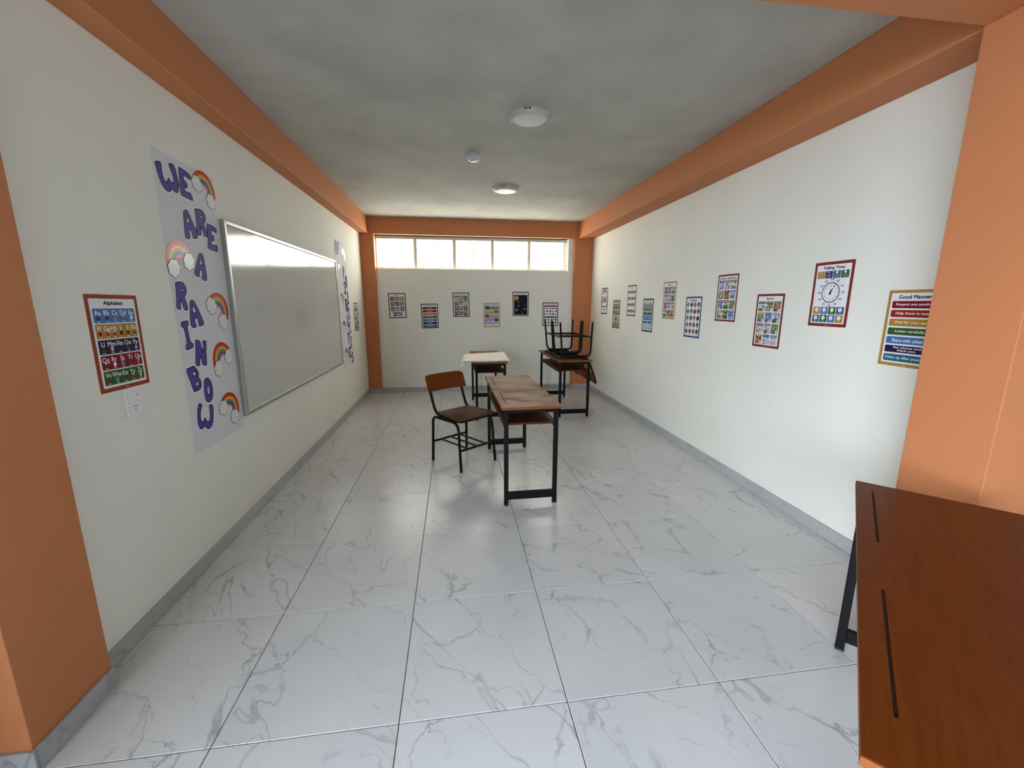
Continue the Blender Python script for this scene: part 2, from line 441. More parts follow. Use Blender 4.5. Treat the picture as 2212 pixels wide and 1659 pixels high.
skirting('baseboard_back', [('x', YP, -T_, XL, -0.352 + T_), ('x', YB, -T_, -0.352 + T_, 2.775 - T_), ('x', YP, -T_, 2.775 - T_, XR)], 'grey marble skirting along the end wall below the window')

# strip window
win = tag(empty('window_1', (0, 5.70, 0)), 'high strip window of five frosted panes under the orange beam', 'window', kind='structure')
PX = [(-0.338, 0.2246), (0.266, 0.831), (0.874, 1.439), (1.478, 2.036), (2.076, 2.630)]
PZ0, PZ1 = 1.986, 2.408
def wpart(name, m, *b, bevel=0.002):
    return obj(name, box_mesh(*b, bevel=bevel, seg=1), m, win)
wpart('top_rail', FRAME_ALU, -0.352, 2.70, -0.02, 0.03, PZ1, ZB)
wpart('bottom_rail', FRAME_ALU, -0.352, 2.70, -0.02, 0.03, 1.954, PZ0)
wpart('side_stile', FRAME_ALU, -0.352, PX[0][0], -0.02, 0.03, PZ0, PZ1)
wpart('side_stile', FRAME_ALU, PX[-1][1], 2.662, -0.02, 0.03, PZ0, PZ1)
wpart('outer_jamb', FRAME_ALU, 2.672, 2.70, -0.035, 0.03, PZ0, PZ1)
for (a, b), (c, d) in zip(PX, PX[1:]): wpart('mullion', FRAME_ALU, b - 0.004, c + 0.004, -0.022, 0.03, PZ0, PZ1)
for a, b in PX:
    p = obj('pane', box_mesh(-(b - a) / 2, (b - a) / 2, -0.003, 0.003, -(PZ1 - PZ0) / 2, (PZ1 - PZ0) / 2), PANE, win)
    p.location = ((a + b) / 2, 0.008, (PZ0 + PZ1) / 2)

# ground outside the doorway
structure('ground_outside', box_mesh(-16, XF - 0.14, -18, 8, -0.2, -0.01), DIMMED_GROUND, 'unseen ground outside the doorway, darkened to cut upward light', 'ground')

# ------------------------------------------------------------------ ceiling fixtures
def ceiling_light(x, y, label, r=0.142):
    root = tag(empty('ceiling_light', (x, y, ZC)), label, 'light', 'round ceiling lights')
    obj('housing', lathe_mesh([(r, 0), (r, -0.008), (r - 0.003, -0.014), (r - 0.016, -0.033), (r - 0.019, -0.035), (r - 0.022, -0.035), (r - 0.022, -0.02)], 56), PLASTIC_LAMP, root)
    obj('diffuser', lathe_mesh([(r - 0.0245, -0.010), (r - 0.0245, -0.0315), (r - 0.05, -0.0330), (0.01, -0.0335)], 56), DIFFUSER, root)
    for k, (a, w) in enumerate(((-112, 0.012), (-106, 0.005), (-100, 0.012))):
        s = obj('vent_slot', box_mesh(-w / 2, w / 2, -0.0012, 0.0012, -0.005, 0.005), DARK, root)
        ar = math.radians(a); s.location = ((r - 0.0006) * math.cos(ar), (r - 0.0006) * math.sin(ar), -0.010); s.rotation_euler = (0, 0, ar + math.pi / 2)
    return root
ceiling_light(1.372, 1.88, 'round white ceiling light, the larger one nearer the camera')
ceiling_light(1.430, 3.74, 'round white ceiling light between the smoke detector and the window')
sd = tag(empty('smoke_detector', (1.024, 2.70, ZC)), 'small white domed smoke detector on the ceiling', 'smoke detector')
obj('base_ring', lathe_mesh([(0.058, 0), (0.060, -0.004), (0.060, -0.010), (0.054, -0.012)], 40), PLASTIC_GREY, sd)
obj('dome', lathe_mesh([(0.053, -0.012), (0.060, -0.022), (0.058, -0.034), (0.048, -0.046), (0.036, -0.050), (0.010, -0.051)], 40), PLASTIC_GREY, sd)
obj('sensor_cap', lathe_mesh([(0.030, -0.0500), (0.030, -0.055), (0.022, -0.058), (0.004, -0.0585)], 30), PLASTIC, sd)
_l = obj('test_button', lathe_mesh([(0.007, 0), (0.007, -0.004), (0.002, -0.005)], 16), DARK, sd); _l.location = (-0.016, -0.024, -0.0535)

# ------------------------------------------------------------------ desks
def make_desk(label, x, y, rz, L=1.25, W=0.43, H=0.735, top_mat=WOOD_WORN, shelf_mat=WOOD_SHELF):
    """school desk, long axis along local y, origin at the middle of its footprint"""
    root = tag(empty('school_desk', (x, y, 0), rz), label, 'desk', 'wooden school desks with black steel frames')
    th = 0.020; hw, hl = W / 2, L / 2; gx, gd = -hw + 0.047, 0.0065
    # top with two pencil grooves along the left long edge
    bm = bmesh.new()
    g = [(-hl * 0.826, -hl * 0.184), (hl * 0.207, hl * 0.863)]
    ys = [-hl, g[0][0], g[0][1], g[1][0], g[1][1], hl]; xs = [-hw, gx - gd / 2, gx + gd / 2, hw]
    add_box(bm, -hw, hw, -hl, hl, H - th, H - 0.006)
    for a in range(5):
        for b in range(3):
            if b == 1 and a in (1, 3): continue
            add_box(bm, xs[b], xs[b + 1], ys[a], ys[a + 1], H - 0.006, H)
    bmesh.ops.remove_doubles(bm, verts=bm.verts, dist=1e-5)
    top = obj('desk_top', mesh_from(bm), top_mat, root)
    for a, b in g:
        obj('pencil_groove', box_mesh(gx - gd / 2 + 0.0008, gx + gd / 2 - 0.0008, a + 0.001, b - 0.001, H - 0.0058, H - 0.0052), GROOVE, top)
    e = 0.0012
    bm = bmesh.new()
    add_box(bm, -hw - e, hw + e, -hl - e, -hl + 0.0002, H - th + 0.001, H - 0.002); add_box(bm, -hw - e, hw + e, hl - 0.0002, hl + e, H - th + 0.001, H - 0.002)
    add_box(bm, -hw - e, -hw + 0.0002, -hl, hl, H - th + 0.001, H - 0.002); add_box(bm, hw - 0.0002, hw + e, -hl, hl, H - th + 0.001, H - 0.002)
    obj('edge_band', mesh_from(bm), WOOD_EDGE, top)
    t = 0.030; lx, ly = hw - 0.020, hl - 0.022
    for sx in (-1, 1):
        for sy in (-1, 1):
            cx, cy = sx * (lx - t / 2), sy * (ly - t / 2)
            lg = obj('leg', box_mesh(cx - t / 2, cx + t / 2, cy - t / 2, cy + t / 2, 0.006, H - th, bevel=0.003, seg=2), BLACK, root)
            obj('foot_cap', box_mesh(cx - t / 2 - 0.001, cx + t / 2 + 0.001, cy - t / 2 - 0.001, cy + t / 2 + 0.001, 0.0, 0.012, bevel=0.002, seg=1), RUBBER, lg)
    for sy in (-1, 1):
        cy = sy * (ly - t / 2)
        obj('end_rail', box_mesh(-lx + t, lx - t, cy - t / 2, cy + t / 2, H - th - 0.030, H - th, bevel=0.002, seg=1), BLACK, root)
        obj('foot_bar', box_mesh(-lx + t, lx - t, cy - t / 2 + 0.002, cy + t / 2 - 0.002, 0.045, 0.100, bevel=0.002, seg=1), BLACK, root)
    for sx in (-1, 1):
        cx = sx * (lx - t / 2)
        obj('side_rail', box_mesh(cx - 0.010, cx + 0.010, -ly + t, ly - t, H - th - 0.022, H - th, bevel=0.002, seg=1), BLACK, root)
        obj('shelf_rail', box_mesh(cx - 0.010, cx + 0.010, -ly + t, ly - t, 0.572, 0.592, bevel=0.002, seg=1), BLACK, root)
    obj('book_shelf', box_mesh(-lx + 0.006, lx - 0.006, -ly + t + 0.001, ly - t - 0.001, 0.5925, 0.608, bevel=0.002, seg=1), shelf_mat, root)
    return root
DESK_H = 0.735
make_desk('worn brown wooden desk in the middle with the chair pulled up to it', 1.330, 2.120, math.radians(1.0), L=1.265, W=0.425)
make_desk('wooden desk below the window with large white paper sheets on it', 1.250, 4.320, 0.0, L=1.21, W=0.415)
make_desk('wooden desk carrying two upturned chairs by the far orange pilaster', 2.312, 4.345, 0.0, L=1.22, W=0.435)
# near desk, rotated: far left corner and near left corner of its top
_fa, _na = Vector((2.405, 0.128)), Vector((1.438, -0.778)); _dv = (_fa - _na).normalized(); _pv = Vector((_dv.y, -_dv.x))
_L4 = (_fa - _na).length
_c4 = (_fa + _na) / 2 + _pv * 0.23
make_desk('reddish brown desk close to the camera, cut off by the picture edge', _c4.x, _c4.y, math.atan2(-_dv.x, _dv.y), L=_L4, W=0.46, top_mat=WOOD)

# ------------------------------------------------------------------ chairs
def make_chair():
    """school chair facing local +y, origin on the floor amid its feet"""
    root = empty('school_chair')
    R = 0.0122; ZS = 0.442
    # seat and backrest loop: one bent tube with both uprights
    side = 0.180
    half = [(-side + 0.004, -0.292, 0.775), (-side, -0.235, 0.62), (-side, -0.165, ZS), (-side - 0.006, 0.192, ZS), (side + 0.006, 0.192, ZS), (side, -0.165, ZS), (side, -0.235, 0.62), (side - 0.004, -0.292, 0.775)]
    obj('seat_frame', tube_mesh(fillet(half, [0.08, 0.085, 0.05, 0.05, 0.085, 0.08], 8), R, 10), BLACK, root)
    # two side loops carrying front and rear leg
    for s in (-1, 1):
        pts = [(s * 0.200, -0.205, 0.008), (s * 0.193, -0.192, 0.425), (s * 0.193, 0.168, 0.425), (s * 0.200, 0.205, 0.008)]
        f = fillet(pts, [0.055, 0.075], 8)
        m = len(f) // 2
        for nm, seg in (('rear_leg', f[:m + 1]), ('front_leg', f[m:])):
            lg = obj(nm, tube_mesh(seg, R, 10), BLACK, root)
            e = seg[0] if nm == 'rear_leg' else seg[-1]
            cp = obj('rubber_tip', lathe_mesh([(R + 0.0008, 0.014), (R + 0.0014, 0.0), (R - 0.002, 0.0)], 12), RUBBER, lg); cp.location = (e.x, e.y, 0)
    # book rack
    zr = 0.186
    for yy, nm in ((-0.199, 'rack_bar'), (0.189, 'rack_bar')):
        obj(nm, box_mesh(-0.192, 0.192, yy - 0.008, yy + 0.008, zr - 0.009, zr + 0.009, bevel=0.002, seg=1), BLACK, root)
    for xx in (-0.105, 0.0, 0.105):
        obj('rack_slat', box_mesh(xx - 0.009, xx + 0.009, -0.191, 0.181, zr - 0.006, zr + 0.006, bevel=0.002, seg=1), BLACK, root)
    # seat board, narrower at the back, rounded front
    outline = chaikin([(-0.180, -0.150), (0.180, -0.150), (0.183, -0.135), (0.205, 0.150), (0.200, 0.200), (0.165, 0.217), (-0.165, 0.217), (-0.200, 0.200), (-0.205, 0.150), (-0.183, -0.135)], 2)
    seat = obj('seat', prism_mesh([outline], ZS + R, ZS + R + 0.016), WOOD_SEAT, root)
    # backrest: curved board with rounded upper corners
    bm = bmesh.new(); nx, nz = 16, 16; grid = {}
    zb0, zb1, hw = 0.645, 0.790, 0.214
    for sidei, off in ((0, 0.0), (1, 0.013)):
        for a in range(nx + 1):
            for b in range(nz + 1):
                u = -1 + 2 * a / nx; v = b / nz
                z = zb0 + (zb1 - zb0) * v
                q = max(0.0, z - (zb1 - 0.034)); lim = hw - 0.034 + math.sqrt(max(0.0, 0.034 ** 2 - q * q))
                x = u * lim
                y = -0.243 - 0.055 * (z - 0.645) / 0.13 * 0.9 - 0.030 * (1 - (x / hw) ** 2) + 0.020 + off
                grid[(sidei, a, b)] = bm.verts.new((x, y, z))
    for sidei in (0, 1):
        for a in range(nx):
            for b in range(nz):
                q = [grid[(sidei, a, b)], grid[(sidei, a + 1, b)], grid[(sidei, a + 1, b + 1)], grid[(sidei, a, b + 1)]]
                bm.faces.new(q if sidei == 0 else q[::-1])
    ring = [(a, 0) for a in range(nx + 1)] + [(nx, b) for b in range(1, nz + 1)] + [(a, nz) for a in range(nx - 1, -1, -1)] + [(0, b) for b in range(nz - 1, 0, -1)]
    for k in range(len(ring)):
        p, q = ring[k], ring[(k + 1) % len(ring)]
        bm.faces.new((grid[(0, *p)], grid[(1, *p)], grid[(1, *q)], grid[(0, *q)]))
    bmesh.ops.recalc_face_normals(bm, faces=bm.faces)
    obj('backrest', mesh_from(bm), WOOD, root)
    return root
chair = make_chair()
chair.location = (0.884, 2.437, 0); chair.rotation_euler = (0, 0, math.radians(-142.0))
GRP = 'school chairs with black tube frames'
tag(chair, 'wooden chair with orange-brown backrest standing beside the middle desk', 'chair', GRP)
SEAT_TOP = 0.442 + 0.0122 + 0.016
for cx, cy, dr, label in ((2.315, 3.965, 0.0, 'upturned chair on the far desk, the one nearer the camera'), (2.315, 4.435, 0.0, 'upturned chair on the far desk, the one closer to the window')):
    c = copy_tree(chair); c.name = 'school_chair'
    m = Matrix.Identity(4)
    for i, col in enumerate(((0, -1, 0), (-1, 0, 0), (0, 0, -1), (cx, cy, DESK_H + SEAT_TOP + 0.001))):
        for r in range(3): m[r][i] = col[r]
    c.matrix_world = m
    tag(c, label, 'chair', GRP)

# ------------------------------------------------------------------ paper sheets on the window desk
def sheet(name, corners, droop, label, thick=0.0012, n=14):
    """paper sheet: corners in order near left, near right, far right, far left; droop(x, y) gives its height"""
    bm = bmesh.new(); g = {}
    for s, dz in ((0, 0.0), (1, thick)):
        for a in range(n + 1):
            for b in range(n + 1):
                u, v = a / n, b / n
                p = (1 - v) * ((1 - u) * Vector(corners[0]) + u * Vector(corners[1])) + v * ((1 - u) * Vector(corners[3]) + u * Vector(corners[2]))
                g[(s, a, b)] = bm.verts.new((p.x, p.y, droop(p.x, p.y) + dz))
    for a in range(n):
        for b in range(n):
            bm.faces.new((g[(1, a, b)], g[(1, a + 1, b)], g[(1, a + 1, b + 1)], g[(1, a, b + 1)]))
            bm.faces.new((g[(0, a, b)], g[(0, a, b + 1)], g[(0, a + 1, b + 1)], g[(0, a + 1, b)]))
    for k in range(n):
        for (p, q) in (((k, 0), (k + 1, 0)), ((k, n), (k + 1, n)), ((0, k), (0, k + 1)), ((n, k), (n, k + 1))):
            bm.faces.new((g[(0, *p)], g[(0, *q)], g[(1, *q)], g[(1, *p)]))
    bmesh.ops.recalc_face_normals(bm, faces=bm.faces)
    return tag(obj(name, mesh_from(bm, 'sheet', True), PAPER), label, 'paper')
def edge_droop(z0, k):
    def f(x, y):
        d = max(0.0, 1.050 - x)
        return z0 - k * d * d + 0.010 * max(0.0, x - 1.455)
    return f
sheet('paper_sheet', [(0.885, 3.74), (1.34, 3.78), (1.40, 4.50), (0.925, 4.47)], edge_droop(DESK_H + 0.001, 2.3), 'lower white paper sheet drooping over the side of the window desk')
sheet('paper_sheet', [(0.920, 3.80), (1.495, 3.78), (1.535, 4.73), (0.938, 4.52)], edge_droop(DESK_H + 0.0035, 0.5), 'upper white paper sheet lying across the window desk')

# ------------------------------------------------------------------ whiteboard
WBY0, WBY1, WBZ0, WBZ1, WBD = 1.600, 4.035, 0.704, 1.918, 0.028
wb = empty('whiteboard'); wb.matrix_world = wall_matrix('left', (XL, (WBY0 + WBY1) / 2, (WBZ0 + WBZ1) / 2))
tag(wb, 'large whiteboard with an aluminium frame on the side wall', 'whiteboard')
ww, wh, fw = (WBY1 - WBY0) / 2, (WBZ1 - WBZ0) / 2, 0.026
obj('writing_surface', box_mesh(-ww + fw, ww - fw, -wh + fw, wh - fw, 0.002, WBD - 0.008), BOARD, wb)
for nm, b in (('frame_rail', (-ww + fw, ww - fw, wh - fw, wh, 0.0, WBD)), ('frame_rail', (-ww + fw, ww - fw, -wh, -wh + fw, 0.0, WBD)),
              ('frame_rail', (-ww, -ww + fw, -wh, wh, 0.0, WBD)), ('frame_rail', (ww - fw, ww, -wh, wh, 0.0, WBD))):
    obj(nm, box_mesh(*b, bevel=0.004, seg=2), ALU, wb)
for sx, sy in ((-1, -1), (-1, 0.12), (-1, 1), (-0.45, 1), (0.05, 1), (0.5, 1), (1, 1), (1, -1), (0.5, -1), (0.0, -1), (-0.5, -1)):
    s = obj('screw', lathe_mesh([(0.005, 0), (0.005, 0.0012), (0.002, 0.0022)], 12), SCREW, wb)
    s.location = (sx * (ww - fw / 2), sy * (wh - fw / 2), WBD)

# ------------------------------------------------------------------ lettered banners
PURPLE = ink(74, 64, 140, 1.2); INK_BLACK = ink(18, 16, 30, 1.0); CUT_WHITE = mat('cut_paper_white', (0.80, 0.80, 0.83), 0.6, spec=0.15)
GLOSS = {k: mat('laminated_' + k, tuple(min(0.85, x * 1.3) for x in srgb(*c)), 0.30, spec=0.24, coat=0.04) for k, c in dict(red=(170, 30, 18), orange=(205, 95, 25), yellow=(196, 168, 40), green=(98, 140, 62), blue=(52, 92, 128), violet=(66, 48, 110), pink=(205, 78, 130)).items()}
CLOUD_M = mat('laminated_cloud_white', (0.74, 0.74, 0.75), 0.30, spec=0.24, coat=0.04)
def letter_part(parent, loops, z0=0.0010, outline=0.0042, border=0.0095):
    outer, holes = loops[0], loops[1:]
    lt = obj('letter', prism_mesh([outer] + holes, z0 + 0.0012, z0 + 0.0016), PURPLE, parent)
    obj('letter_outline', band_mesh([outer] + holes, -0.0022, outline * 0.55, z0 + 0.0020), INK_BLACK, lt)
    obj('letter_border', band_mesh([outer], -0.003, border, z0 + 0.0006), CUT_WHITE, lt)
    return lt
def cloud_loop(cx, cy, rx, ry, rot=0.0, bumps=7, n=70):
    out = []
    for k in range(n):
        a = 2 * math.pi * k / n
        q = 0.86 + 0.17 * abs(math.sin(bumps * a / 2))
        x, y = rx * q * math.cos(a), ry * q * math.sin(a)
        out.append((cx + x * math.cos(rot) - y * math.sin(rot), cy + x * math.sin(rot) + y * math.cos(rot)))
    return out
def rainbow_part(parent, c1, c2, apex, z0=0.0012):
    """rainbow arch between cloud centres c1 and c2 (banner coordinates) whose outer rim passes apex"""
    c1, c2, apex = Vector(c1), Vector(c2), Vector(apex); mid = (c1 + c2) / 2
    R = (apex - mid).length; d = (c2 - c1).normalized(); nrm = Vector((-d.y, d.x))
    if nrm.dot(apex - mid) < 0: nrm = -nrm
    hs = (c2 - c1).length / 2
    rb = empty('rainbow'); rb.parent = parent
    mx = 0.62 * R
    sx = hs / mx if mx else 1                      # lateral stretch so that the feet end in the clouds
    cols = ['red', 'orange', 'yellow', 'green', 'blue', 'violet', 'pink']; rad = [1.0, 0.83, 0.76, 0.68, 0.58, 0.50, 0.43, 0.32]
    def arc(r, n=22): return [mid + d * (r * R * sx * math.cos(math.pi * k / n)) + nrm * (r * R * math.sin(math.pi * k / n)) for k in range(n + 1)]
    for i, cn in enumerate(cols):
        A, B = arc(rad[i]), arc(rad[i + 1])
        obj('colour_band', prism_mesh([[tuple(p) for p in A] + [tuple(p) for p in reversed(B)]], z0, z0 + 0.0006), GLOSS[cn], rb)
    ang = math.atan2(d.y, d.x)
    for c in (c1, c2):
        lp = cloud_loop(c.x, c.y, R * 0.40, R * 0.36, ang + 0.3)
        cl = obj('cloud', prism_mesh([lp], z0 + 0.0012, z0 + 0.0018), CLOUD_M, rb)
        obj('cloud_outline', prism_mesh([grow(lp, 0.0026)], z0 + 0.0006, z0 + 0.0012), INK_BLACK, cl)
    return rb
TR = {  # traced letter outlines: (crop origin x, y), loops in crop pixels, 13.825 crop pixels to a photo pixel
 'W': ((325, 335), [[(118,185),(255,188),(293,230),(310,400),(335,540),(375,690),(420,780),(465,810),(495,790),(505,690),(525,680),(550,705),(590,790),(650,848),(680,820),(683,740),(655,620),(600,460),(545,340),(535,265),(565,245),(640,265),(695,330),(740,470),(785,680),(820,880),(822,1010),(805,1100),(775,1130),(710,1095),(645,1030),(610,985),(600,1040),(575,1085),(520,1085),(440,1040),(360,930),(290,780),(220,590),(160,390),(130,270)]]),
 'E': ((325, 335), [[(828,355),(840,358),(1175,585),(1190,745),(1170,740),(975,600),(955,605),(965,700),(995,760),(1070,830),(1085,930),(1080,985),(1060,985),(1000,945),(990,950),(1000,1020),(1030,1090),(1090,1115),(1170,1130),(1210,1190),(1235,1270),(1250,1345),(1245,1358),(1220,1350),(940,1215),(905,1180),(890,1100),(870,900),(850,650),(820,450)]]),
 'A': ((345, 440), [[(690,250),(720,190),(800,185),(835,250),(900,400),(980,600),(1060,770),(1110,890),(1120,980),(1105,1035),(1000,1040),(975,1010),(960,920),(935,820),(900,770),(870,770),(860,820),(880,920),(895,990),(880,1045),(790,1045),(760,1000),(740,880),(720,650),(700,400)], [(785,370),(810,370),(860,460),(890,550),(885,580),(830,590),(795,570),(780,480)]]),
 'R': ((345, 440), [[(1030,170),(1060,145),(1085,170),(1105,215),(1130,175),(1180,165),(1260,215),(1320,310),(1352,400),(1350,500),(1330,570),(1300,600),(1330,680),(1380,800),(1410,900),(1412,990),(1330,985),(1300,930),(1260,800),(1225,670),(1205,660),(1200,720),(1215,830),(1230,950),(1135,930),(1105,830),(1090,650),(1070,450),(1045,280)], [(1195,380),(1210,335),(1240,345),(1265,390),(1262,455),(1235,475),(1205,440)]]),
 'E2': ((345, 440), [[(1385,590),(1420,600),(1670,725),(1685,870),(1665,868),(1530,800),(1520,810),(1525,880),(1545,935),(1600,965),(1612,1050),(1608,1125),(1540,1100),(1525,1130),(1530,1200),(1555,1240),(1680,1235),(1710,1270),(1725,1435),(1660,1425),(1450,1350),(1425,1300),(1425,1180),(1440,1000),(1420,820),(1390,680)]]),
 'A2': ((345, 530), [[(1150,270),(1185,235),(1240,255),(1285,310),(1310,450),(1350,650),(1380,850),(1395,980),(1385,1055),(1350,1055),(1260,1005),(1250,980),(1265,870),(1260,780),(1215,725),(1190,730),(1175,790),(1175,900),(1160,950),(1120,930),(1040,880),(1030,840),(1045,700),(1100,480),(1140,330)], [(1210,380),(1240,440),(1280,580),(1255,600),(1170,560),(1170,510),(1190,430)]]),
 'R2': ((365, 600), [[(170,160),(200,130),(235,140),(250,190),(280,135),(330,118),(400,150),(460,220),(500,310),(508,400),(490,500),(440,580),(470,660),(520,780),(550,900),(545,965),(450,965),(430,920),(390,780),(350,650),(330,630),(318,680),(325,800),(340,945),(310,945),(230,915),(212,870),(210,650),(195,400),(180,250)], [(345,350),(370,310),(400,320),(425,370),(415,425),(385,435),(355,400)]]),
 'A3': ((365, 600), [[(610,720),(650,675),(710,675),(745,720),(800,830),(880,990),(970,1200),(1030,1350),(1025,1390),(930,1445),(895,1440),(880,1380),(860,1260),(830,1200),(780,1195),(755,1230),(765,1320),(805,1430),(800,1475),(690,1490),(650,1430),(625,1300),(620,1050),(612,850)], [(690,835),(720,840),(780,930),(815,1010),(800,1035),(725,1050),(695,1020),(685,930)]]),
 'I': ((375, 690), [[(205,95),(240,70),(395,40),(410,55),(430,170),(390,205),(395,260),(430,420),(490,690),(560,710),(595,825),(390,915),(375,905),(350,780),(390,740),(385,680),(345,470),(290,235),(230,230),(215,200)]]),
 'N': ((375, 690), [[(635,620),(670,610),(740,630),(775,670),(800,760),(840,960),(865,975),(875,800),(855,670),(870,635),(950,640),(960,670),(955,900),(970,1200),(980,1340),(960,1375),(880,1370),(855,1320),(820,1200),(790,1110),(765,1105),(760,1200),(780,1385),(690,1385),(655,1360),(645,1200),(650,950),(640,760)]]),
 'B': ((385, 780), [[(222,265),(280,225),(330,215),(400,165),(450,158),(520,220),(575,300),(600,390),(578,480),(640,550),(675,640),(682,730),(660,800),(610,860),(550,890),(490,900),(470,930),(445,880),(400,750),(340,580),(270,410)], [(405,370),(430,310),(480,300),(525,360),(520,430),(485,455),(430,430)], [(500,660),(520,620),(570,615),(605,665),(600,730),(560,765),(520,740)]]),
 'O': ((385, 780), [[(770,560),(820,505),(880,505),(940,570),(985,680),(1010,800),(1022,950),(1015,1080),(975,1180),(910,1225),(850,1215),(805,1120),(775,980),(760,800),(755,650)], [(850,770),(880,735),(915,760),(935,880),(935,990),(905,1030),(870,990),(852,880)]]),
 'W2': ((395, 840), [[(460,455),(490,435),(555,465),(560,490),(530,600),(512,720),(512,860),(535,960),(575,1000),(610,960),(645,860),(665,880),(700,960),(740,990),(780,960),(800,880),(805,750),(785,600),(778,490),(800,470),(870,480),(890,530),(895,700),(890,950),(870,1060),(820,1150),(760,1190),(700,1170),(660,1110),(645,1070),(620,1120),(580,1185),(530,1200),(480,1150),(445,1050),(430,900),(420,700),(435,560)]]),
}
def banner(y0, y1, z0, z1, label, curl=0.0):
    b = empty('paper_banner'); b.matrix_world = wall_matrix('left', (XL, (y0 + y1) / 2, (z0 + z1) / 2))
    tag(b, label, 'banner')
    w, h = (y1 - y0) / 2, (z1 - z0) / 2
    obj('paper_sheet', prism_mesh([rrect(-w, -h, w, h)], 0.0003, 0.0010), BANNER, b)
    return b, (y0 + y1) / 2, (z0 + z1) / 2
b1, by, bz = banner(1.078, 1.592, 0.634, 2.142, 'tall white banner with purple letters reading WE ARE A RAINBOW')
def crop_to_wall(org, p, oy, oz, k=13.825):
    y, z = on_left_wall(org[0] + p[0] / k, org[1] + p[1] / k)
    return (y - oy, z - oz)
GLYPH = {}
for nm, (org, loops) in TR.items():
    wl = [chaikin([crop_to_wall(org, p, by, bz) for p in lp], 2) for lp in loops]
    letter_part(b1, wl)
    xs = [p[0] for p in wl[0]]; ys = [p[1] for p in wl[0]]
    cx, cy = (min(xs) + max(xs)) / 2, (min(ys) + max(ys)) / 2; s = max(ys) - min(ys)
    GLYPH[nm] = [[((p[0] - cx) / s, (p[1] - cy) / s) for p in lp] for lp in wl]
for org, c1, c2, ap in (((325, 335), (1370, 850), (1800, 1400), (1690, 640)), ((345, 530), (420, 680), (860, 480), (480, -160)), ((365, 600), (1260, 840), (1620, 1310), (1600, 560)),
                        ((375, 690), (1350, 1460), (1640, 1100), (1280, 740)), ((385, 780), (1345, 1390), (1690, 1640), (1560, 925))):
    rainbow_part(b1, *[crop_to_wall(org, q, by, bz) for q in (c1, c2, ap)])
# simple bubble letters for the second banner (unit height)
def strip(pts, w): return pts
GLYPH['F'] = [chaikin([(-0.25, 0.5), (0.28, 0.48), (0.28, 0.28), (-0.05, 0.30), (-0.05, 0.12), (0.20, 0.10), (0.20, -0.08), (-0.05, -0.06), (-0.05, -0.5), (-0.25, -0.5)], 2)]
GLYPH['P'] = [chaikin([(-0.25, 0.5), (0.08, 0.5), (0.28, 0.35), (0.28, 0.12), (0.10, -0.06), (-0.04, -0.06), (-0.04, -0.5), (-0.25, -0.5)], 2), chaikin([(-0.05, 0.32), (0.08, 0.30), (0.10, 0.16), (-0.05, 0.12)], 2)]
GLYPH['S'] = [chaikin([(0.26, 0.42), (0.05, 0.5), (-0.22, 0.40), (-0.26, 0.15), (-0.05, 0.0), (0.06, -0.10), (0.04, -0.28), (-0.08, -0.32), (-0.24, -0.22), (-0.28, -0.42), (-0.05, -0.5), (0.22, -0.42), (0.28, -0.12), (0.10, 0.06), (-0.04, 0.16), (-0.02, 0.30), (0.08, 0.32), (0.22, 0.22)], 2)]
GLYPH['L'] = [chaikin([(-0.25, 0.5), (-0.05, 0.5), (-0.04, -0.28), (0.26, -0.28), (0.28, -0.5), (-0.25, -0.5)], 2)]
GLYPH['T'] = [chaikin([(-0.32, 0.5), (0.32, 0.5), (0.32, 0.28), (0.10, 0.28), (0.10, -0.5), (-0.10, -0.5), (-0.10, 0.28), (-0.32, 0.28)], 2)]
b2, by2, bz2 = banner(4.118, 4.622, 0.637, 2.178, 'tall white banner with purple letters between the whiteboard and the corner')
A_, B_ = (710, 510, 11.06), (715, 640, 10.37)
for g, (ox, oy, k), (px, py), hgt in (('O', A_, (165, 270), 0.17), ('F', A_, (225, 295), 0.17), ('P', A_, (352, 870), 0.165), ('O', A_, (412, 1092), 0.165), ('S', A_, (380, 1240), 0.165), ('I', A_, (455, 1490), 0.165),
                                      ('B', B_, (342, 200), 0.165), ('I', B_, (398, 385), 0.16), ('L', B_, (375, 555), 0.165), ('I', B_, (420, 700), 0.155), ('T', B_, (392, 940), 0.145), ('I', B_, (448, 1025), 0.15), ('E', B_, (422, 1250), 0.145), ('S', B_, (480, 1368), 0.155)):
    y, z = on_left_wall(ox + px / k, oy + py / k)
    a = rnd.uniform(-0.12, 0.12)
    loops = [[(y - by2 + hgt * (p[0] * math.cos(a) - p[1] * math.sin(a)), z - bz2 + hgt * (p[0] * math.sin(a) + p[1] * math.cos(a))) for p in lp] for lp in GLYPH[g]]
    letter_part(b2, loops)
for (ox, oy, k), (px, py), rot in ((A_, (352, 430), -0.6), (A_, (258, 800), -0.3), (A_, (325, 1500), -0.5), (B_, (300, 655), -0.2), (B_, (352, 1270), -0.3)):
    y, z = on_left_wall(ox + px / k, oy + py / k); y -= by2; z -= bz2
    R = 0.088; d = Vector((math.cos(rot), math.sin(rot))); n_ = Vector((-d.y, d.x)); c = Vector((y, z)) - n_ * 0.025
    rainbow_part(b2, c - d * R * 0.64, c + d * R * 0.64, c + n_ * R)

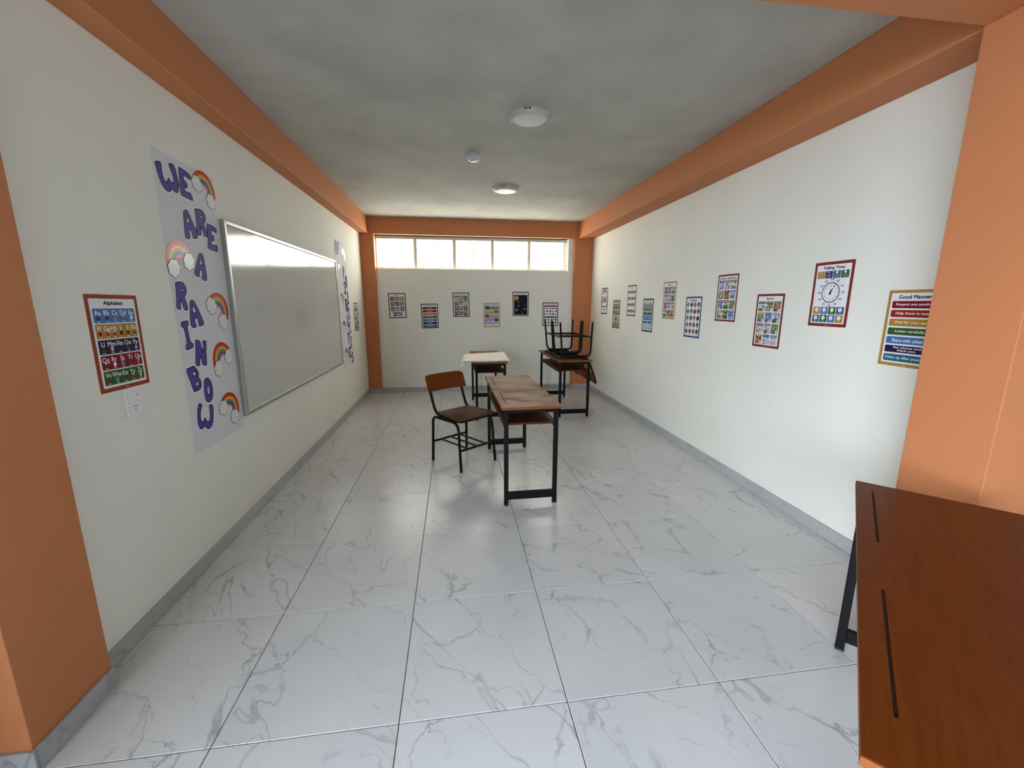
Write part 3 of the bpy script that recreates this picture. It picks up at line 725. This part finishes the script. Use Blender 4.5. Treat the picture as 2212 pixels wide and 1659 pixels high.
# ------------------------------------------------------------------ posters
TEXTS = []
PW, PH = 0.265, 0.386
class Poster:
    """printed sheet with rounded corners; u runs right and v runs down, both 0..1"""
    def __init__(s, side, c, border, label, tilt=0.0, inner=WPRINT, bw=0.050):
        s.w, s.h = PW, PH
        s.n = 0
        s.root = obj('poster', prism_mesh([rrect(-PW / 2, -PH / 2, PW / 2, PH / 2, 0.006)], 0.0, 0.0012), border)
        s.root.matrix_world = wall_matrix(side, c) @ Matrix.Rotation(tilt, 4, 'Z')
        tag(s.root, label, 'poster', 'classroom posters taped to the walls')
        b = bw * PW
        s.panel = obj('print_area', prism_mesh([rrect(-PW / 2 + b, -PH / 2 + b * 1.05, PW / 2 - b, PH / 2 - b, 0.006)], 0.0012, 0.0015), inner, s.root)
    def xy(s, u, v): return (-s.w / 2 + u * s.w, s.h / 2 - v * s.h)
    def rect(s, u0, v0, u1, v1, m, r=0.0, layer=1, parent=None, name='colour_panel'):
        x0, y1 = s.xy(u0, v0); x1, y0 = s.xy(u1, v1)
        return s.add(name, [rrect(x0, y0, x1, y1, r * s.w, 3)], m, layer, parent)
    def disc(s, u, v, r, m, layer=1, parent=None, name='picture_disc', hole=None, ry=None):
        x, y = s.xy(u, v)
        lp = [circle(x, y, r * s.w, 18, (ry or r) * s.w)]
        if hole: lp.append(circle(x, y, hole * s.w, 18))
        return s.add(name, lp, m, layer, parent)
    def poly(s, pts, m, layer=1, parent=None, name='picture_shape'):
        return s.add(name, [[s.xy(*p) for p in pts]], m, layer, parent)
    def add(s, name, loops, m, layer, parent):
        # every piece sits around its own origin so that its print varies from piece to piece
        xs = [p[0] for p in loops[0]]; ys = [p[1] for p in loops[0]]; cx, cy = sum(xs) / len(xs), sum(ys) / len(ys)
        me = prism_mesh([[(a - cx, b - cy) for a, b in lp] for lp in loops], 0, 0)
        o = obj(name, me, m, parent or s.root); z = 0.0015 + layer * 0.0003
        if parent is not None: o.location = (cx - parent.location.x, cy - parent.location.y, z - parent.location.z)
        else: o.location = (cx, cy, z)
        return o
    def text(s, t, u, v, w, h, m, layer=2, parent=None, name='lettering', bold=0.016):
        x, y = s.xy(u, v); z = 0.0015 + layer * 0.0003
        p = parent or s.root
        if parent is not None: x, y, z = x - parent.location.x, y - parent.location.y, z - parent.location.z
        TEXTS.append((t, x, y, z, w * s.w, h * s.h, m, p, name, bold))
    def bars(s, u, v, w, h, m, layer, parent): return s.rect(u - w / 2, v - h / 2, u + w / 2, v + h / 2, m, 0, layer, parent, 'small_print')
    def title(s, t, w, v=0.085, h=0.040): s.text(t, 0.5, v, w, h * 1.12, NAVY, 2, bold=0.032)
    def logo(s): s.disc(0.49, 0.979, 0.011, WPRINT, 1, None, 'printer_mark', ry=0.008); s.rect(0.505, 0.976, 0.53, 0.983, WPRINT, 0, 1, None, 'printer_mark')

RED = ink(150, 42, 24); RUST = ink(142, 62, 34); GOLD = ink(178, 130, 46); GREEN = ink(52, 92, 38); BLUE = ink(66, 118, 176); DBLUE = ink(34, 40, 98)
PURP = ink(46, 24, 66); TEAL = ink(44, 104, 122); CRIM = ink(132, 16, 32); BLACKP = ink(24, 26, 34); SLATE = ink(48, 66, 96); GREY = ink(110, 112, 120); BROWN = ink(92, 62, 42); PINKP = ink(168, 96, 120); LBLUE = ink(130, 165, 200); CREAM = ink(206, 188, 140)
LTGREY = ink(168, 172, 182)
ORB = ink(150, 66, 36); DKRED = ink(124, 48, 38)
GOLDB = ink(178, 134, 66)
HDR = [DBLUE, RUST, GREEN, GOLD, PURP, BLUE, SLATE, RED, GREEN, GOLD, BLACKP, TEAL]
def pics(i):
    pal = [((0.50, 0.55, 0.60), (0.10, 0.14, 0.05), (0.02, 0.02, 0.03)), ((0.42, 0.50, 0.62), (0.42, 0.46, 0.52), (0.05, 0.07, 0.12)), ((0.22, 0.32, 0.18), (0.20, 0.14, 0.05), (0.02, 0.04, 0.02)),
           ((0.12, 0.16, 0.06), (0.24, 0.16, 0.05), (0.55, 0.52, 0.46)), ((0.55, 0.57, 0.62), (0.45, 0.40, 0.42), (0.12, 0.04, 0.05)), ((0.10, 0.22, 0.48), (0.08, 0.13, 0.28), (0.60, 0.62, 0.66)),
           ((0.40, 0.24, 0.16), (0.36, 0.13, 0.05), (0.08, 0.03, 0.02)), ((0.62, 0.62, 0.60), (0.28, 0.26, 0.24), (0.06, 0.05, 0.05))]
    s_, l_, d_ = pal[i % len(pal)]
    return picture_mat('printed_picture_%d' % (i % len(pal)), s_, l_, d_)
def cards(P, cols, rows, v0, v1, hdrs, u0=0.10, u1=0.90, gu=0.03, gv=0.022, hh=0.30, seed=0, disc=False, words=None):
    """grid of picture cards, each with a coloured heading strip"""
    cw = (u1 - u0 - gu * (cols - 1)) / cols; ch = (v1 - v0 - gv * (rows - 1)) / rows
    for r in range(rows):
        for c in range(cols):
            k = r * cols + c; a, b = u0 + c * (cw + gu), v0 + r * (ch + gv)
            card = P.rect(a, b, a + cw, b + ch, pics(seed + k * 3 + r), 0.014, 1, None, 'picture_card')
            hd = P.rect(a, b, a + cw, b + ch * hh, hdrs[k % len(hdrs)], 0.014, 2, card, 'heading_strip')
            if words: P.text(words[k], a + cw / 2, b + ch * hh / 2, cw * min(0.85, 0.10 * len(words[k]) + 0.1), ch * hh * 0.5, WPRINT, 3, card)
            else: P.bars(a + cw / 2, b + ch * hh / 2, cw * 0.5, ch * hh * 0.28, WPRINT, 3, card)
            if disc: P.disc(a + cw * 0.80, b + ch * 0.83, cw * 0.17, WPRINT, 2, card, 'white_badge'); P.disc(a + cw * 0.80, b + ch * 0.84, cw * 0.07, BLACKP, 3, card, 'badge_icon')

# Alphabet (left wall)
P = Poster('left', (XL, 0.700, 1.266), ORB, 'Alphabet poster with an orange border above the wall socket', tilt=-0.006, bw=0.062)
P.title('Alphabet', 0.37, 0.092, 0.045)
rows = [(BLUE, ['Aa', 'Bb', 'Cc', 'Dd', 'Ee']), (GOLD, ['Ff', 'Gg', 'Hh', 'Ii', 'Jj', 'Kk']), (PURP, ['Ll', 'Mm', 'Nn', 'Oo', 'Pp']), (CRIM, ['Qq', 'Rr', 'Ss', 'Tt', 'Uu']), (GREEN, ['Vv', 'Ww', 'Xx', 'Yy', 'Zz'])]
icon_c = [[DBLUE, CRIM, ink(190, 130, 100), ink(150, 92, 50), WPRINT], [RED, RED, ORB, BLACKP, CRIM, GREEN], [GREEN, ink(200, 170, 160), PURP, TEAL, CREAM], [BROWN, WPRINT, LBLUE, BROWN, ink(190, 110, 40)], [BROWN, LBLUE, BROWN, RED, CREAM]]
for r, (c, ls) in enumerate(rows):
    v0 = 0.142 + r * 0.160; v1 = v0 + 0.148
    band = P.rect(0.098, v0, 0.902, v1, c, 0.020, 1, None, 'letter_row')
    n = len(ls)
    for k, t in enumerate(ls):
        u = 0.098 + 0.804 * (k + 0.5) / n
        P.text(t, u, v0 + 0.042, 0, 0.052, WPRINT, 2, band, bold=0.018)
        m = icon_c[r][k]; q = (r * 5 + k) % 4
        if q == 0: P.disc(u, v0 + 0.098, 0.030, m, 2, band, 'picture_disc', ry=0.036)
        elif q == 1: P.disc(u, v0 + 0.098, 0.034, m, 2, band); P.disc(u + 0.006, v0 + 0.094, 0.014, BLACKP, 3, band)
        elif q == 2: P.poly([(u - 0.038, v0 + 0.118), (u + 0.038, v0 + 0.118), (u, v0 + 0.076)], m, 2, band)
        else: P.rect(u - 0.028, v0 + 0.076, u + 0.028, v0 + 0.120, m, 0.012, 2, band, 'picture_shape'); P.rect(u - 0.022, v0 + 0.074, u + 0.022, v0 + 0.086, WPRINT, 0.008, 3, band, 'picture_shape')
        P.bars(u, v0 + 0.134, 0.055, 0.006, WPRINT, 2, band)
P.logo()
# far poster on the left wall
P = Poster('left', (XL, 4.987, 1.239), ink(48, 38, 58), 'narrow-looking dark-bordered poster with five picture rows beside the second banner')
P.bars(0.5, 0.105, 0.42, 0.040, NAVY, 2, None)
for r in range(5):
    for c in range(2):
        P.rect(0.09 + 0.42 * c, 0.165 + 0.157 * r, 0.49 + 0.42 * c, 0.305 + 0.157 * r, pics(r * 2 + c * 3 + 2), 0.008, 1, None, 'picture_card')

# back wall posters, moved from the pilaster plane to the wall plane
def back(x, z):
    s = (YB - CAM.y) / (YP - CAM.y)
    return (CAM.x + (x - CAM.x) * s, YB, CAM.z + (z - CAM.z) * s)
P = Poster('back', back(-0.049, 1.392), ink(44, 56, 68), 'Colors poster with eleven small picture cards below the window', tilt=0.02)
P.title('Colors', 0.27, 0.078, 0.032)
hd = [RED, ORB, GOLD, GREEN, DBLUE, PINKP, PURP, LTGREY, BLACKP, BROWN, GREY]
for k in range(11):
    r, c = divmod(k, 3); u = 0.105 + c * 0.275 + (0.14 if r == 3 else 0); v = 0.135 + r * 0.205
    col = hd[k]
    pal = [x for x in col.node_tree.nodes['Principled BSDF'].inputs['Base Color'].default_value][:3]
    cd = P.rect(u, v, u + 0.245, v + 0.175, picture_mat('colour_card_%d' % k, tuple(0.35 * x + 0.34 for x in pal), tuple(0.5 * x + 0.22 for x in pal), tuple(0.4 * x for x in pal)), 0.02, 1, None, 'picture_card')
    hs = P.rect(u, v, u + 0.245, v + 0.058, col, 0.02, 2, cd, 'heading_strip'); P.bars(u + 0.1225, v + 0.029, 0.12, 0.016, WPRINT if k != 7 else NAVY, 3, cd)
P = Poster('back', back(0.444, 1.232), ink(40, 36, 62), 'Days of the Week poster with seven coloured bars', tilt=0.018)
P.title('Days of the Week', 0.74, 0.085, 0.032)
for r, (d, c) in enumerate(zip(('Sunday', 'Monday', 'Tuesday', 'Wednesday', 'Thursday', 'Friday', 'Saturday'), (ink(128, 20, 26), ink(140, 48, 30), GOLD, GREEN, BLUE, PURP, TEAL))):
    b = P.rect(0.085, 0.130 + r * 0.122, 0.915, 0.226 + r * 0.122, c, 0.012, 1, None, 'day_bar'); P.text(d, 0.5, 0.178 + r * 0.122, 0.055 * len(d), 0.042, WPRINT, 2, b)
P = Poster('back', back(0.939, 1.408), ink(44, 56, 74), 'Months of the Year poster with twelve picture cards', tilt=0.012)
P.title('Months of the Year', 0.78, 0.075, 0.032)
cards(P, 3, 4, 0.125, 0.945, [ink(120, 44, 50), PINKP, GREEN, GOLD, CRIM, BLUE, DBLUE, GOLD, GREEN, PURP, ORB, RED], seed=4, hh=0.36)
P = Poster('back', back(1.428, 1.246), GOLDB, 'gold-bordered Seasons and Weather poster with landscape strips', tilt=0.012)
P.title('Seasons & Weather', 0.78, 0.070, 0.032)
for r, (m1, m2) in enumerate(((picture_mat('spring', (0.30, 0.42, 0.55), (0.09, 0.20, 0.07), (0.05, 0.10, 0.05)), GREEN), (picture_mat('summer', (0.40, 0.45, 0.20), (0.30, 0.28, 0.06), (0.60, 0.58, 0.30)), ink(88, 112, 160)),
                              (picture_mat('autumn', (0.55, 0.42, 0.36), (0.45, 0.24, 0.10), (0.30, 0.13, 0.07)), ink(140, 70, 56)), (picture_mat('winter', (0.25, 0.38, 0.52), (0.62, 0.68, 0.74), (0.03, 0.07, 0.13)), ink(62, 66, 104)))):
    v = 0.115 + r * 0.172
    P.rect(0.08, v, 0.92, v + 0.150, m1, 0.0, 1, None, 'season_strip'); a = 0.08 if r in (0, 2) else 0.66
    P.rect(a + 0.015, v + 0.018, a + 0.24, v + 0.135, m2, 0.008, 2, None, 'season_note')
P.rect(0.08, 0.812, 0.92, 0.842, SLATE, 0, 1, None, 'colour_panel')
for k in range(7): P.disc(0.13 + 0.123 * k, 0.892, 0.032, (RUST, GREY, BLACKP, BLACKP, BLACKP, GOLD, GREY)[k], 1, None, 'weather_icon', ry=0.022)
P = Poster('back', back(1.899, 1.424), ink(34, 34, 46), 'Solar System poster with a yellow sun on black', tilt=0.002)
P.title('Solar System', 0.58, 0.072, 0.032)
spc = P.rect(0.085, 0.125, 0.915, 0.950, ink(20, 22, 34), 0, 1, None, 'night_sky')
P.disc(0.235, 0.255, 0.155, ink(150, 108, 22), 2, spc, 'sun_corona'); P.disc(0.235, 0.255, 0.115, ink(216, 166, 30), 3, spc, 'sun')
for u, v, r_, m in ((0.58, 0.33, 0.030, GREY), (0.36, 0.42, 0.040, LBLUE), (0.71, 0.535, 0.045, TEAL), (0.37, 0.58, 0.050, ink(120, 130, 150)), (0.245, 0.745, 0.090, ink(160, 96, 70)), (0.74, 0.715, 0.055, ink(196, 140, 84)), (0.60, 0.875, 0.055, SLATE), (0.86, 0.885, 0.040, DBLUE)):
    P.disc(u, v, r_, m, 2, spc, 'planet')
P.disc(0.74, 0.715, 0.125, ink(206, 150, 90), 2, spc, 'planet_ring', ry=0.032)
P = Poster('back', back(2.394, 1.257), ink(42, 38, 54), '2D and 3D Shapes poster partly behind the upturned chair legs', tilt=0.002)
P.title('2D & 3D Shapes', 0.66, 0.072, 0.032)
P.rect(0.08, 0.125, 0.92, 0.180, ink(128, 22, 30), 0, 1, None, 'heading_strip'); P.rect(0.08, 0.588, 0.92, 0.640, ink(30, 26, 66), 0, 1, None, 'heading_strip')
for k in range(15):
    r, c = divmod(k, 5); m = (RUST, GOLD, BLACKP, DBLUE, BLACKP, TEAL, BLACKP, RED, CRIM, GREEN, RED, BLUE, ORB, BLACKP, SLATE)[k]; u, v = 0.14 + 0.18 * c, 0.250 + 0.118 * r
    if k % 3 == 0: P.disc(u, v, 0.052, m, 1, None, 'shape_icon')
    elif k % 3 == 1: P.rect(u - 0.055, v - 0.030, u + 0.055, v + 0.030, m, 0, 1, None, 'shape_icon')
    else: P.poly([(u - 0.055, v + 0.032), (u + 0.055, v + 0.032), (u, v - 0.038)], m, 1, None, 'shape_icon')
for k in range(8):
    r, c = divmod(k, 4); m = (BLACKP, GOLD, BLACKP, DBLUE, PURP, SLATE, GREY, BLACKP)[k]; u, v = 0.165 + 0.222 * c, 0.725 + 0.135 * r
    if k % 2: P.rect(u - 0.055, v - 0.038, u + 0.055, v + 0.038, m, 0.01, 1, None, 'shape_icon')
    else: P.disc(u, v, 0.058, m, 1, None, 'shape_icon')

# right wall posters, from the far corner towards the camera
P = Poster('right', (XR, 4.909, 1.471), ink(60, 64, 96), 'poster with red anatomy figures in the far corner of the poster row', bw=0.06)
P.bars(0.5, 0.085, 0.56, 0.040, NAVY, 2, None)
P.rect(0.08, 0.135, 0.92, 0.175, ink(120, 50, 52), 0, 1, None, 'heading_strip'); P.rect(0.08, 0.695, 0.92, 0.735, ink(110, 60, 80), 0, 1, None, 'heading_strip')
for k in range(5): P.disc(0.16 + 0.17 * k, 0.235, 0.045, (GREY, RUST, CREAM, GREY, RED)[k], 1, None, 'picture_disc')
for u in (0.40, 0.62): P.disc(u, 0.355, 0.055, RED, 1, None, 'figure_head'); P.rect(u - 0.085, 0.375, u + 0.085, 0.565, ink(150, 60, 44), 0.06, 1, None, 'figure_body')
P.rect(0.09, 0.300, 0.17, 0.670, ink(70, 54, 72), 0, 1, None, 'side_strip'); P.rect(0.83, 0.300, 0.91, 0.670, SLATE, 0, 1, None, 'side_strip')
P.disc(0.5, 0.825, 0.07, ink(100, 50, 58), 1, None, 'picture_disc', ry=0.085); P.disc(0.25, 0.825, 0.05, LTGREY, 1, None, 'picture_disc'); P.disc(0.75, 0.825, 0.05, LTGREY, 1, None, 'picture_disc')
P = Poster('right', (XR, 4.421, 1.286), ink(42, 50, 66), 'dark-bordered poster with four rows of earthy nature pictures, second from the far corner', bw=0.055)
P.bars(0.5, 0.078, 0.80, 0.030, NAVY, 2, None)
for r in range(4):
    for c in range(3): P.rect(0.085 + 0.28 * c, 0.125 + 0.212 * r, 0.355 + 0.28 * c, 0.315 + 0.212 * r, pics((2, 6, 2, 3, 6, 2, 7, 3, 7, 2, 3, 2)[r * 3 + c]), 0, 1, None, 'picture_card')
P = Poster('right', (XR, 3.929, 1.470), ink(62, 68, 92), 'Emotions poster with sixteen small face pictures', bw=0.055)
P.title('Emotions', 0.40, 0.088, 0.036)
for k in range(16):
    r, c = divmod(k, 4); u, v = 0.18 + 0.213 * c, 0.225 + 0.205 * r
    f = P.disc(u, v, 0.082, (BROWN, ink(96, 50, 44), ink(70, 36, 36), ink(120, 70, 56))[(k * 3 + r) % 4], 1, None, 'face_picture'); P.disc(u, v - 0.028, 0.055, (BLACKP, ink(48, 30, 30))[k % 2], 2, f, 'hair_shape', ry=0.035)
    P.disc(u, v + 0.012, 0.036, (ink(170, 104, 88), ink(140, 84, 70), ink(186, 126, 110))[k % 3], 3, f, 'face_shape'); P.bars(u, v + 0.080, 0.10, 0.008, GREY, 1, f)
P = Poster('right', (XR, 3.452, 1.297), ink(46, 50, 54), 'Transportation poster with blue and green picture bands', bw=0.062)
P.title('Transportation', 0.70, 0.085, 0.040)
P.rect(0.09, 0.135, 0.91, 0.385, picture_mat('land_traffic', (0.20, 0.30, 0.32), (0.16, 0.20, 0.08), (0.36, 0.26, 0.08), 30, 0.6), 0.006, 1, None, 'picture_band'); P.bars(0.5, 0.160, 0.16, 0.012, WPRINT, 3, None)
P.rect(0.09, 0.410, 0.91, 0.462, ink(28, 30, 72), 0, 1, None, 'heading_strip'); P.bars(0.5, 0.436, 0.10, 0.014, WPRINT, 2, None)
P.rect(0.09, 0.462, 0.91, 0.655, picture_mat('sea_traffic', (0.14, 0.26, 0.42), (0.08, 0.18, 0.34), (0.30, 0.40, 0.50), 26, 0.6), 0, 1, None, 'picture_band')
P.rect(0.09, 0.680, 0.91, 0.738, ink(40, 78, 122), 0, 1, None, 'heading_strip'); P.bars(0.5, 0.709, 0.12, 0.014, WPRINT, 2, None)
P.rect(0.09, 0.738, 0.91, 0.935, picture_mat('air_traffic', (0.38, 0.50, 0.62), (0.32, 0.44, 0.56), (0.62, 0.64, 0.68), 28, 0.58), 0, 1, None, 'picture_band')
P = Poster('right', (XR, 2.976, 1.466), GOLDB, 'gold-bordered Opposites poster with twelve picture cards', bw=0.058)
P.title('Opposites', 0.38, 0.090, 0.042)
cards(P, 3, 4, 0.140, 0.940, [SLATE, ink(130, 44, 52), GREEN, ink(52, 32, 34), ORB, GREY, SLATE, ink(110, 32, 40), GREEN, PURP, RED, TEAL], seed=2, hh=0.24)
P = Poster('right', (XR, 2.508, 1.305), ink(46, 78, 122), 'blue-bordered Professions poster with twenty round portraits', bw=0.058)
P.title('Professions', 0.45, 0.090, 0.040)
for k in range(20):
    r, c = divmod(k, 4); u, v = 0.165 + 0.222 * c, 0.195 + 0.163 * r
    f = P.disc(u, v, 0.085, (GREY, BLACKP, ink(60, 54, 56), RUST, BROWN, ink(84, 70, 66), ink(52, 44, 46))[(k * 5 + r) % 7], 1, None, 'round_portrait', ry=0.082)
    P.disc(u + 0.005, v + 0.012, 0.045, (LTGREY, ink(150, 116, 100), ink(96, 100, 110), BLACKP, ink(170, 140, 120))[(k * 3) % 5], 2, f, 'portrait_figure', ry=0.052); P.disc(u, v - 0.020, 0.028, (ink(160, 108, 86), ink(110, 66, 50))[k % 2], 3, f, 'portrait_head')
    P.bars(u, v + 0.075, 0.09, 0.009, BLACKP, 1, f)
P = Poster('right', (XR, 2.030, 1.478), ink(118, 44, 40), 'Collective Animal Nouns poster with a dark red border', bw=0.055)
P.title('Collective Animal Nouns', 0.80, 0.082, 0.036)
cards(P, 3, 4, 0.125, 0.945, [DBLUE, ORB, GREEN, GOLD, PURP, BLUE, SLATE, RED, GREEN, GOLD, BLACKP, BLUE], u0=0.09, u1=0.91, seed=1, hh=0.24)
P = Poster('right', (XR, 1.535, 1.309), DKRED, 'Sports poster with a rust red border and twelve cards', bw=0.062)
P.title('Sports', 0.27, 0.090, 0.044)
cards(P, 3, 4, 0.140, 0.940, [PURP, RED, GREEN, GOLD, BLACKP, BLUE, DBLUE, RED, GREEN, GOLD, PURP, BLUE], u0=0.095, u1=0.905, seed=0, hh=0.24, disc=True,
      words=['Boxing', 'Hockey', 'Soccer', 'Racing', 'Basketball', 'Baseball', 'Volleyball', 'Football', 'Gymnastics', 'Golf', 'Swimming', 'Ice Skating'])
P.logo()
P = Poster('right', (XR, 1.051, 1.488), DKRED, 'Telling Time poster with a big clock face', bw=0.066)
P.title('Telling Time', 0.54, 0.098, 0.050)
for k, c in enumerate((GOLD, DBLUE, TEAL, GREEN)):
    u = 0.098 + k * 0.203
    b = P.rect(u, 0.142, u + 0.190, 0.254, c, 0.012, 1, None, 'time_card')
    if k < 2: P.text(('A.M.', 'P.M.')[k], u + 0.095, 0.162, 0.085, 0.018, WPRINT, 2, b)
    else: P.disc(u + 0.095, 0.168, 0.030, WPRINT, 2, b, 'small_clock')
    for q in range(4 if k < 2 else 3): P.bars(u + 0.095, 0.190 + 0.017 * q + (0.012 if k > 1 else 0), 0.12, 0.005, LTGREY, 2, b)
ck = P.disc(0.5, 0.472, 0.232, INK_BLACK, 1, None, 'clock_rim'); P.disc(0.5, 0.472, 0.212, WPRINT, 2, ck, 'clock_face')
asp = PW / PH
for k in range(12):
    a = math.radians(90 - 30 * k)
    P.text(str(k if k else 12), 0.5 + 0.165 * math.cos(a), 0.472 - 0.165 * asp * math.sin(a), 0.036 if k in (0, 10, 11) else 0.022, 0.024, NAVY, 3, ck, 'clock_numeral')
    P.text(':%02d' % (5 * k), 0.5 + 0.298 * math.cos(a), 0.472 - 0.292 * asp * math.sin(a), 0.092, 0.032, NAVY, 2, None, 'minute_numeral')
def hand(a, l, w):
    a = math.radians(a); d = (math.cos(a), -math.sin(a) * asp); n_ = (math.sin(a), math.cos(a) * asp)
    P.poly([(0.5 - d[0] * 0.05 + n_[0] * w, 0.472 - d[1] * 0.05 + n_[1] * w), (0.5 - d[0] * 0.05 - n_[0] * w, 0.472 - d[1] * 0.05 - n_[1] * w), (0.5 + d[0] * l, 0.472 + d[1] * l)], INK_BLACK, 4, ck, 'clock_hand')
hand(60, 0.17, 0.022); hand(90, 0.12, 0.018)
for k in range(8):
    r, c = divmod(k, 4); u, v = 0.102 + 0.203 * c, 0.694 + 0.126 * r
    b = P.rect(u, v, u + 0.187, v + 0.116, (GOLD, BLUE, GREEN, TEAL, TEAL, GREEN, BLUE, GOLD)[k], 0.012, 1, None, 'time_card')
    P.disc(u + 0.0935, v + 0.044, 0.048, WPRINT, 2, b, 'small_clock'); P.bars(u + 0.0935, v + 0.044, 0.036, 0.004, NAVY, 3, b)
    P.bars(u + 0.0935, v + 0.090, 0.06, 0.006, LTGREY, 2, b); P.bars(u + 0.0935, v + 0.104, 0.11, 0.006, LTGREY, 2, b)
P.logo()
P = Poster('right', (XR, 0.568, 1.308), GOLDB, 'Good Manners poster with a gold border half hidden by the orange column', bw=0.058)
P.title('Good Manners', 0.60, 0.090, 0.042)
for r, (t, w, c) in enumerate((('Respect one another.', 0.66, CRIM), ('Help those in need.', 0.62, RED), ('Wait for your turn.', 0.62, GOLD), ('Listen carefully.', 0.54, GREEN), ('Share with others.', 0.60, BLUE), ('Say please and', 0.50, PURP), ('Clean up after yourself.', 0.74, TEAL))):
    v = 0.142 + r * 0.1165
    b = P.rect(0.092, v, 0.908, v + 0.094, c, 0.022, 1, None, 'manners_bar')
    if r == 5: P.text(t, 0.5, v + 0.028, w, 0.034, WPRINT, 2, b); P.text('thank you.', 0.5, v + 0.066, 0.34, 0.036, WPRINT, 2, b)
    else: P.text(t, 0.5, v + 0.047, w, 0.042, WPRINT, 2, b)
P.logo()

# ------------------------------------------------------------------ wall switch and socket
sw = empty('wall_switch'); sw.matrix_world = wall_matrix('left', (XL, 0.712, 1.012)); tag(sw, 'white switch and socket plate under the Alphabet poster', 'wall socket')
obj('plate', box_mesh(-0.042, 0.042, -0.062, 0.062, 0.0, 0.008, bevel=0.003), PLASTIC, sw)
rk = obj('rocker', box_mesh(-0.028, 0.028, 0.000, 0.044, 0.008, 0.0105, bevel=0.001, seg=1), PLASTIC, sw); obj('indicator', box_mesh(0.019, 0.022, 0.022, 0.032, 0.0105, 0.0109), DARK, rk)
so = obj('socket', box_mesh(-0.028, 0.028, -0.046, -0.002, 0.008, 0.0100, bevel=0.001, seg=1), PLASTIC, sw)
for x, y in ((-0.006, -0.020), (0.006, -0.020)): obj('socket_slot', box_mesh(x - 0.0014, x + 0.0014, y - 0.0045, y + 0.0045, 0.0100, 0.0104), DARK, so)
_s = obj('socket_slot', lathe_mesh([(0.0028, 0), (0.0028, 0.0004), (0.001, 0.0005)], 12), DARK, so); _s.location = (0.0, -0.033, 0.0100)

# ------------------------------------------------------------------ turn the lettering into meshes
tmp = []
cache = {}
for t, x, y, z, w, h, m, p, name, bold in TEXTS:
    if t not in cache:
        cu = bpy.data.curves.new('lettering', 'FONT'); cu.body = t; cu.size = 1.0; cu.resolution_u = 3; cu.align_x = 'CENTER'
        co = bpy.data.objects.new('lettering_source', cu); COL.objects.link(co); cache[t] = co
bpy.context.view_layer.update()
dg = bpy.context.evaluated_depsgraph_get()
src = {}
for k, co in cache.items():
    me = bpy.data.meshes.new_from_object(co.evaluated_get(dg)); me.materials.clear()
    xs = [v.co.x for v in me.vertices]; ys = [v.co.y for v in me.vertices]
    src[k] = ([(v.co.x, v.co.y) for v in me.vertices], [tuple(q.vertices) for q in me.polygons], min(xs), max(xs), min(ys), max(ys))
for k, co in cache.items():
    cu = co.data; bpy.data.objects.remove(co); bpy.data.curves.remove(cu)
for t, x, y, z, w, h, m, p, name, bold in TEXTS:
    vs, fs, x0, x1, y0, y1 = src[t]
    if w > 0: sx, sy, ym = w / (x1 - x0), h / (y1 - y0), (y0 + y1) / 2
    else: sy = h / 0.72; sx = sy * 0.96; ym = 0.36          # natural proportions on a common baseline
    va, fa = [], []
    for i, (dx, dy) in enumerate(((0, 0), (bold, 0), (-bold, 0), (0, bold), (0, -bold)) if bold else ((0, 0),)):   # thickened strokes
        va += [((a + dx - (x0 + x1) / 2) * sx, (b + dy - ym) * sy, -0.000004 * i) for a, b in vs]; fa += [tuple(q + i * len(vs) for q in f) for f in fs]
    me = bpy.data.meshes.new('lettering'); me.from_pydata(va, [], fa)
    o = obj(name, me, m, p); o.location = (x, y, z)
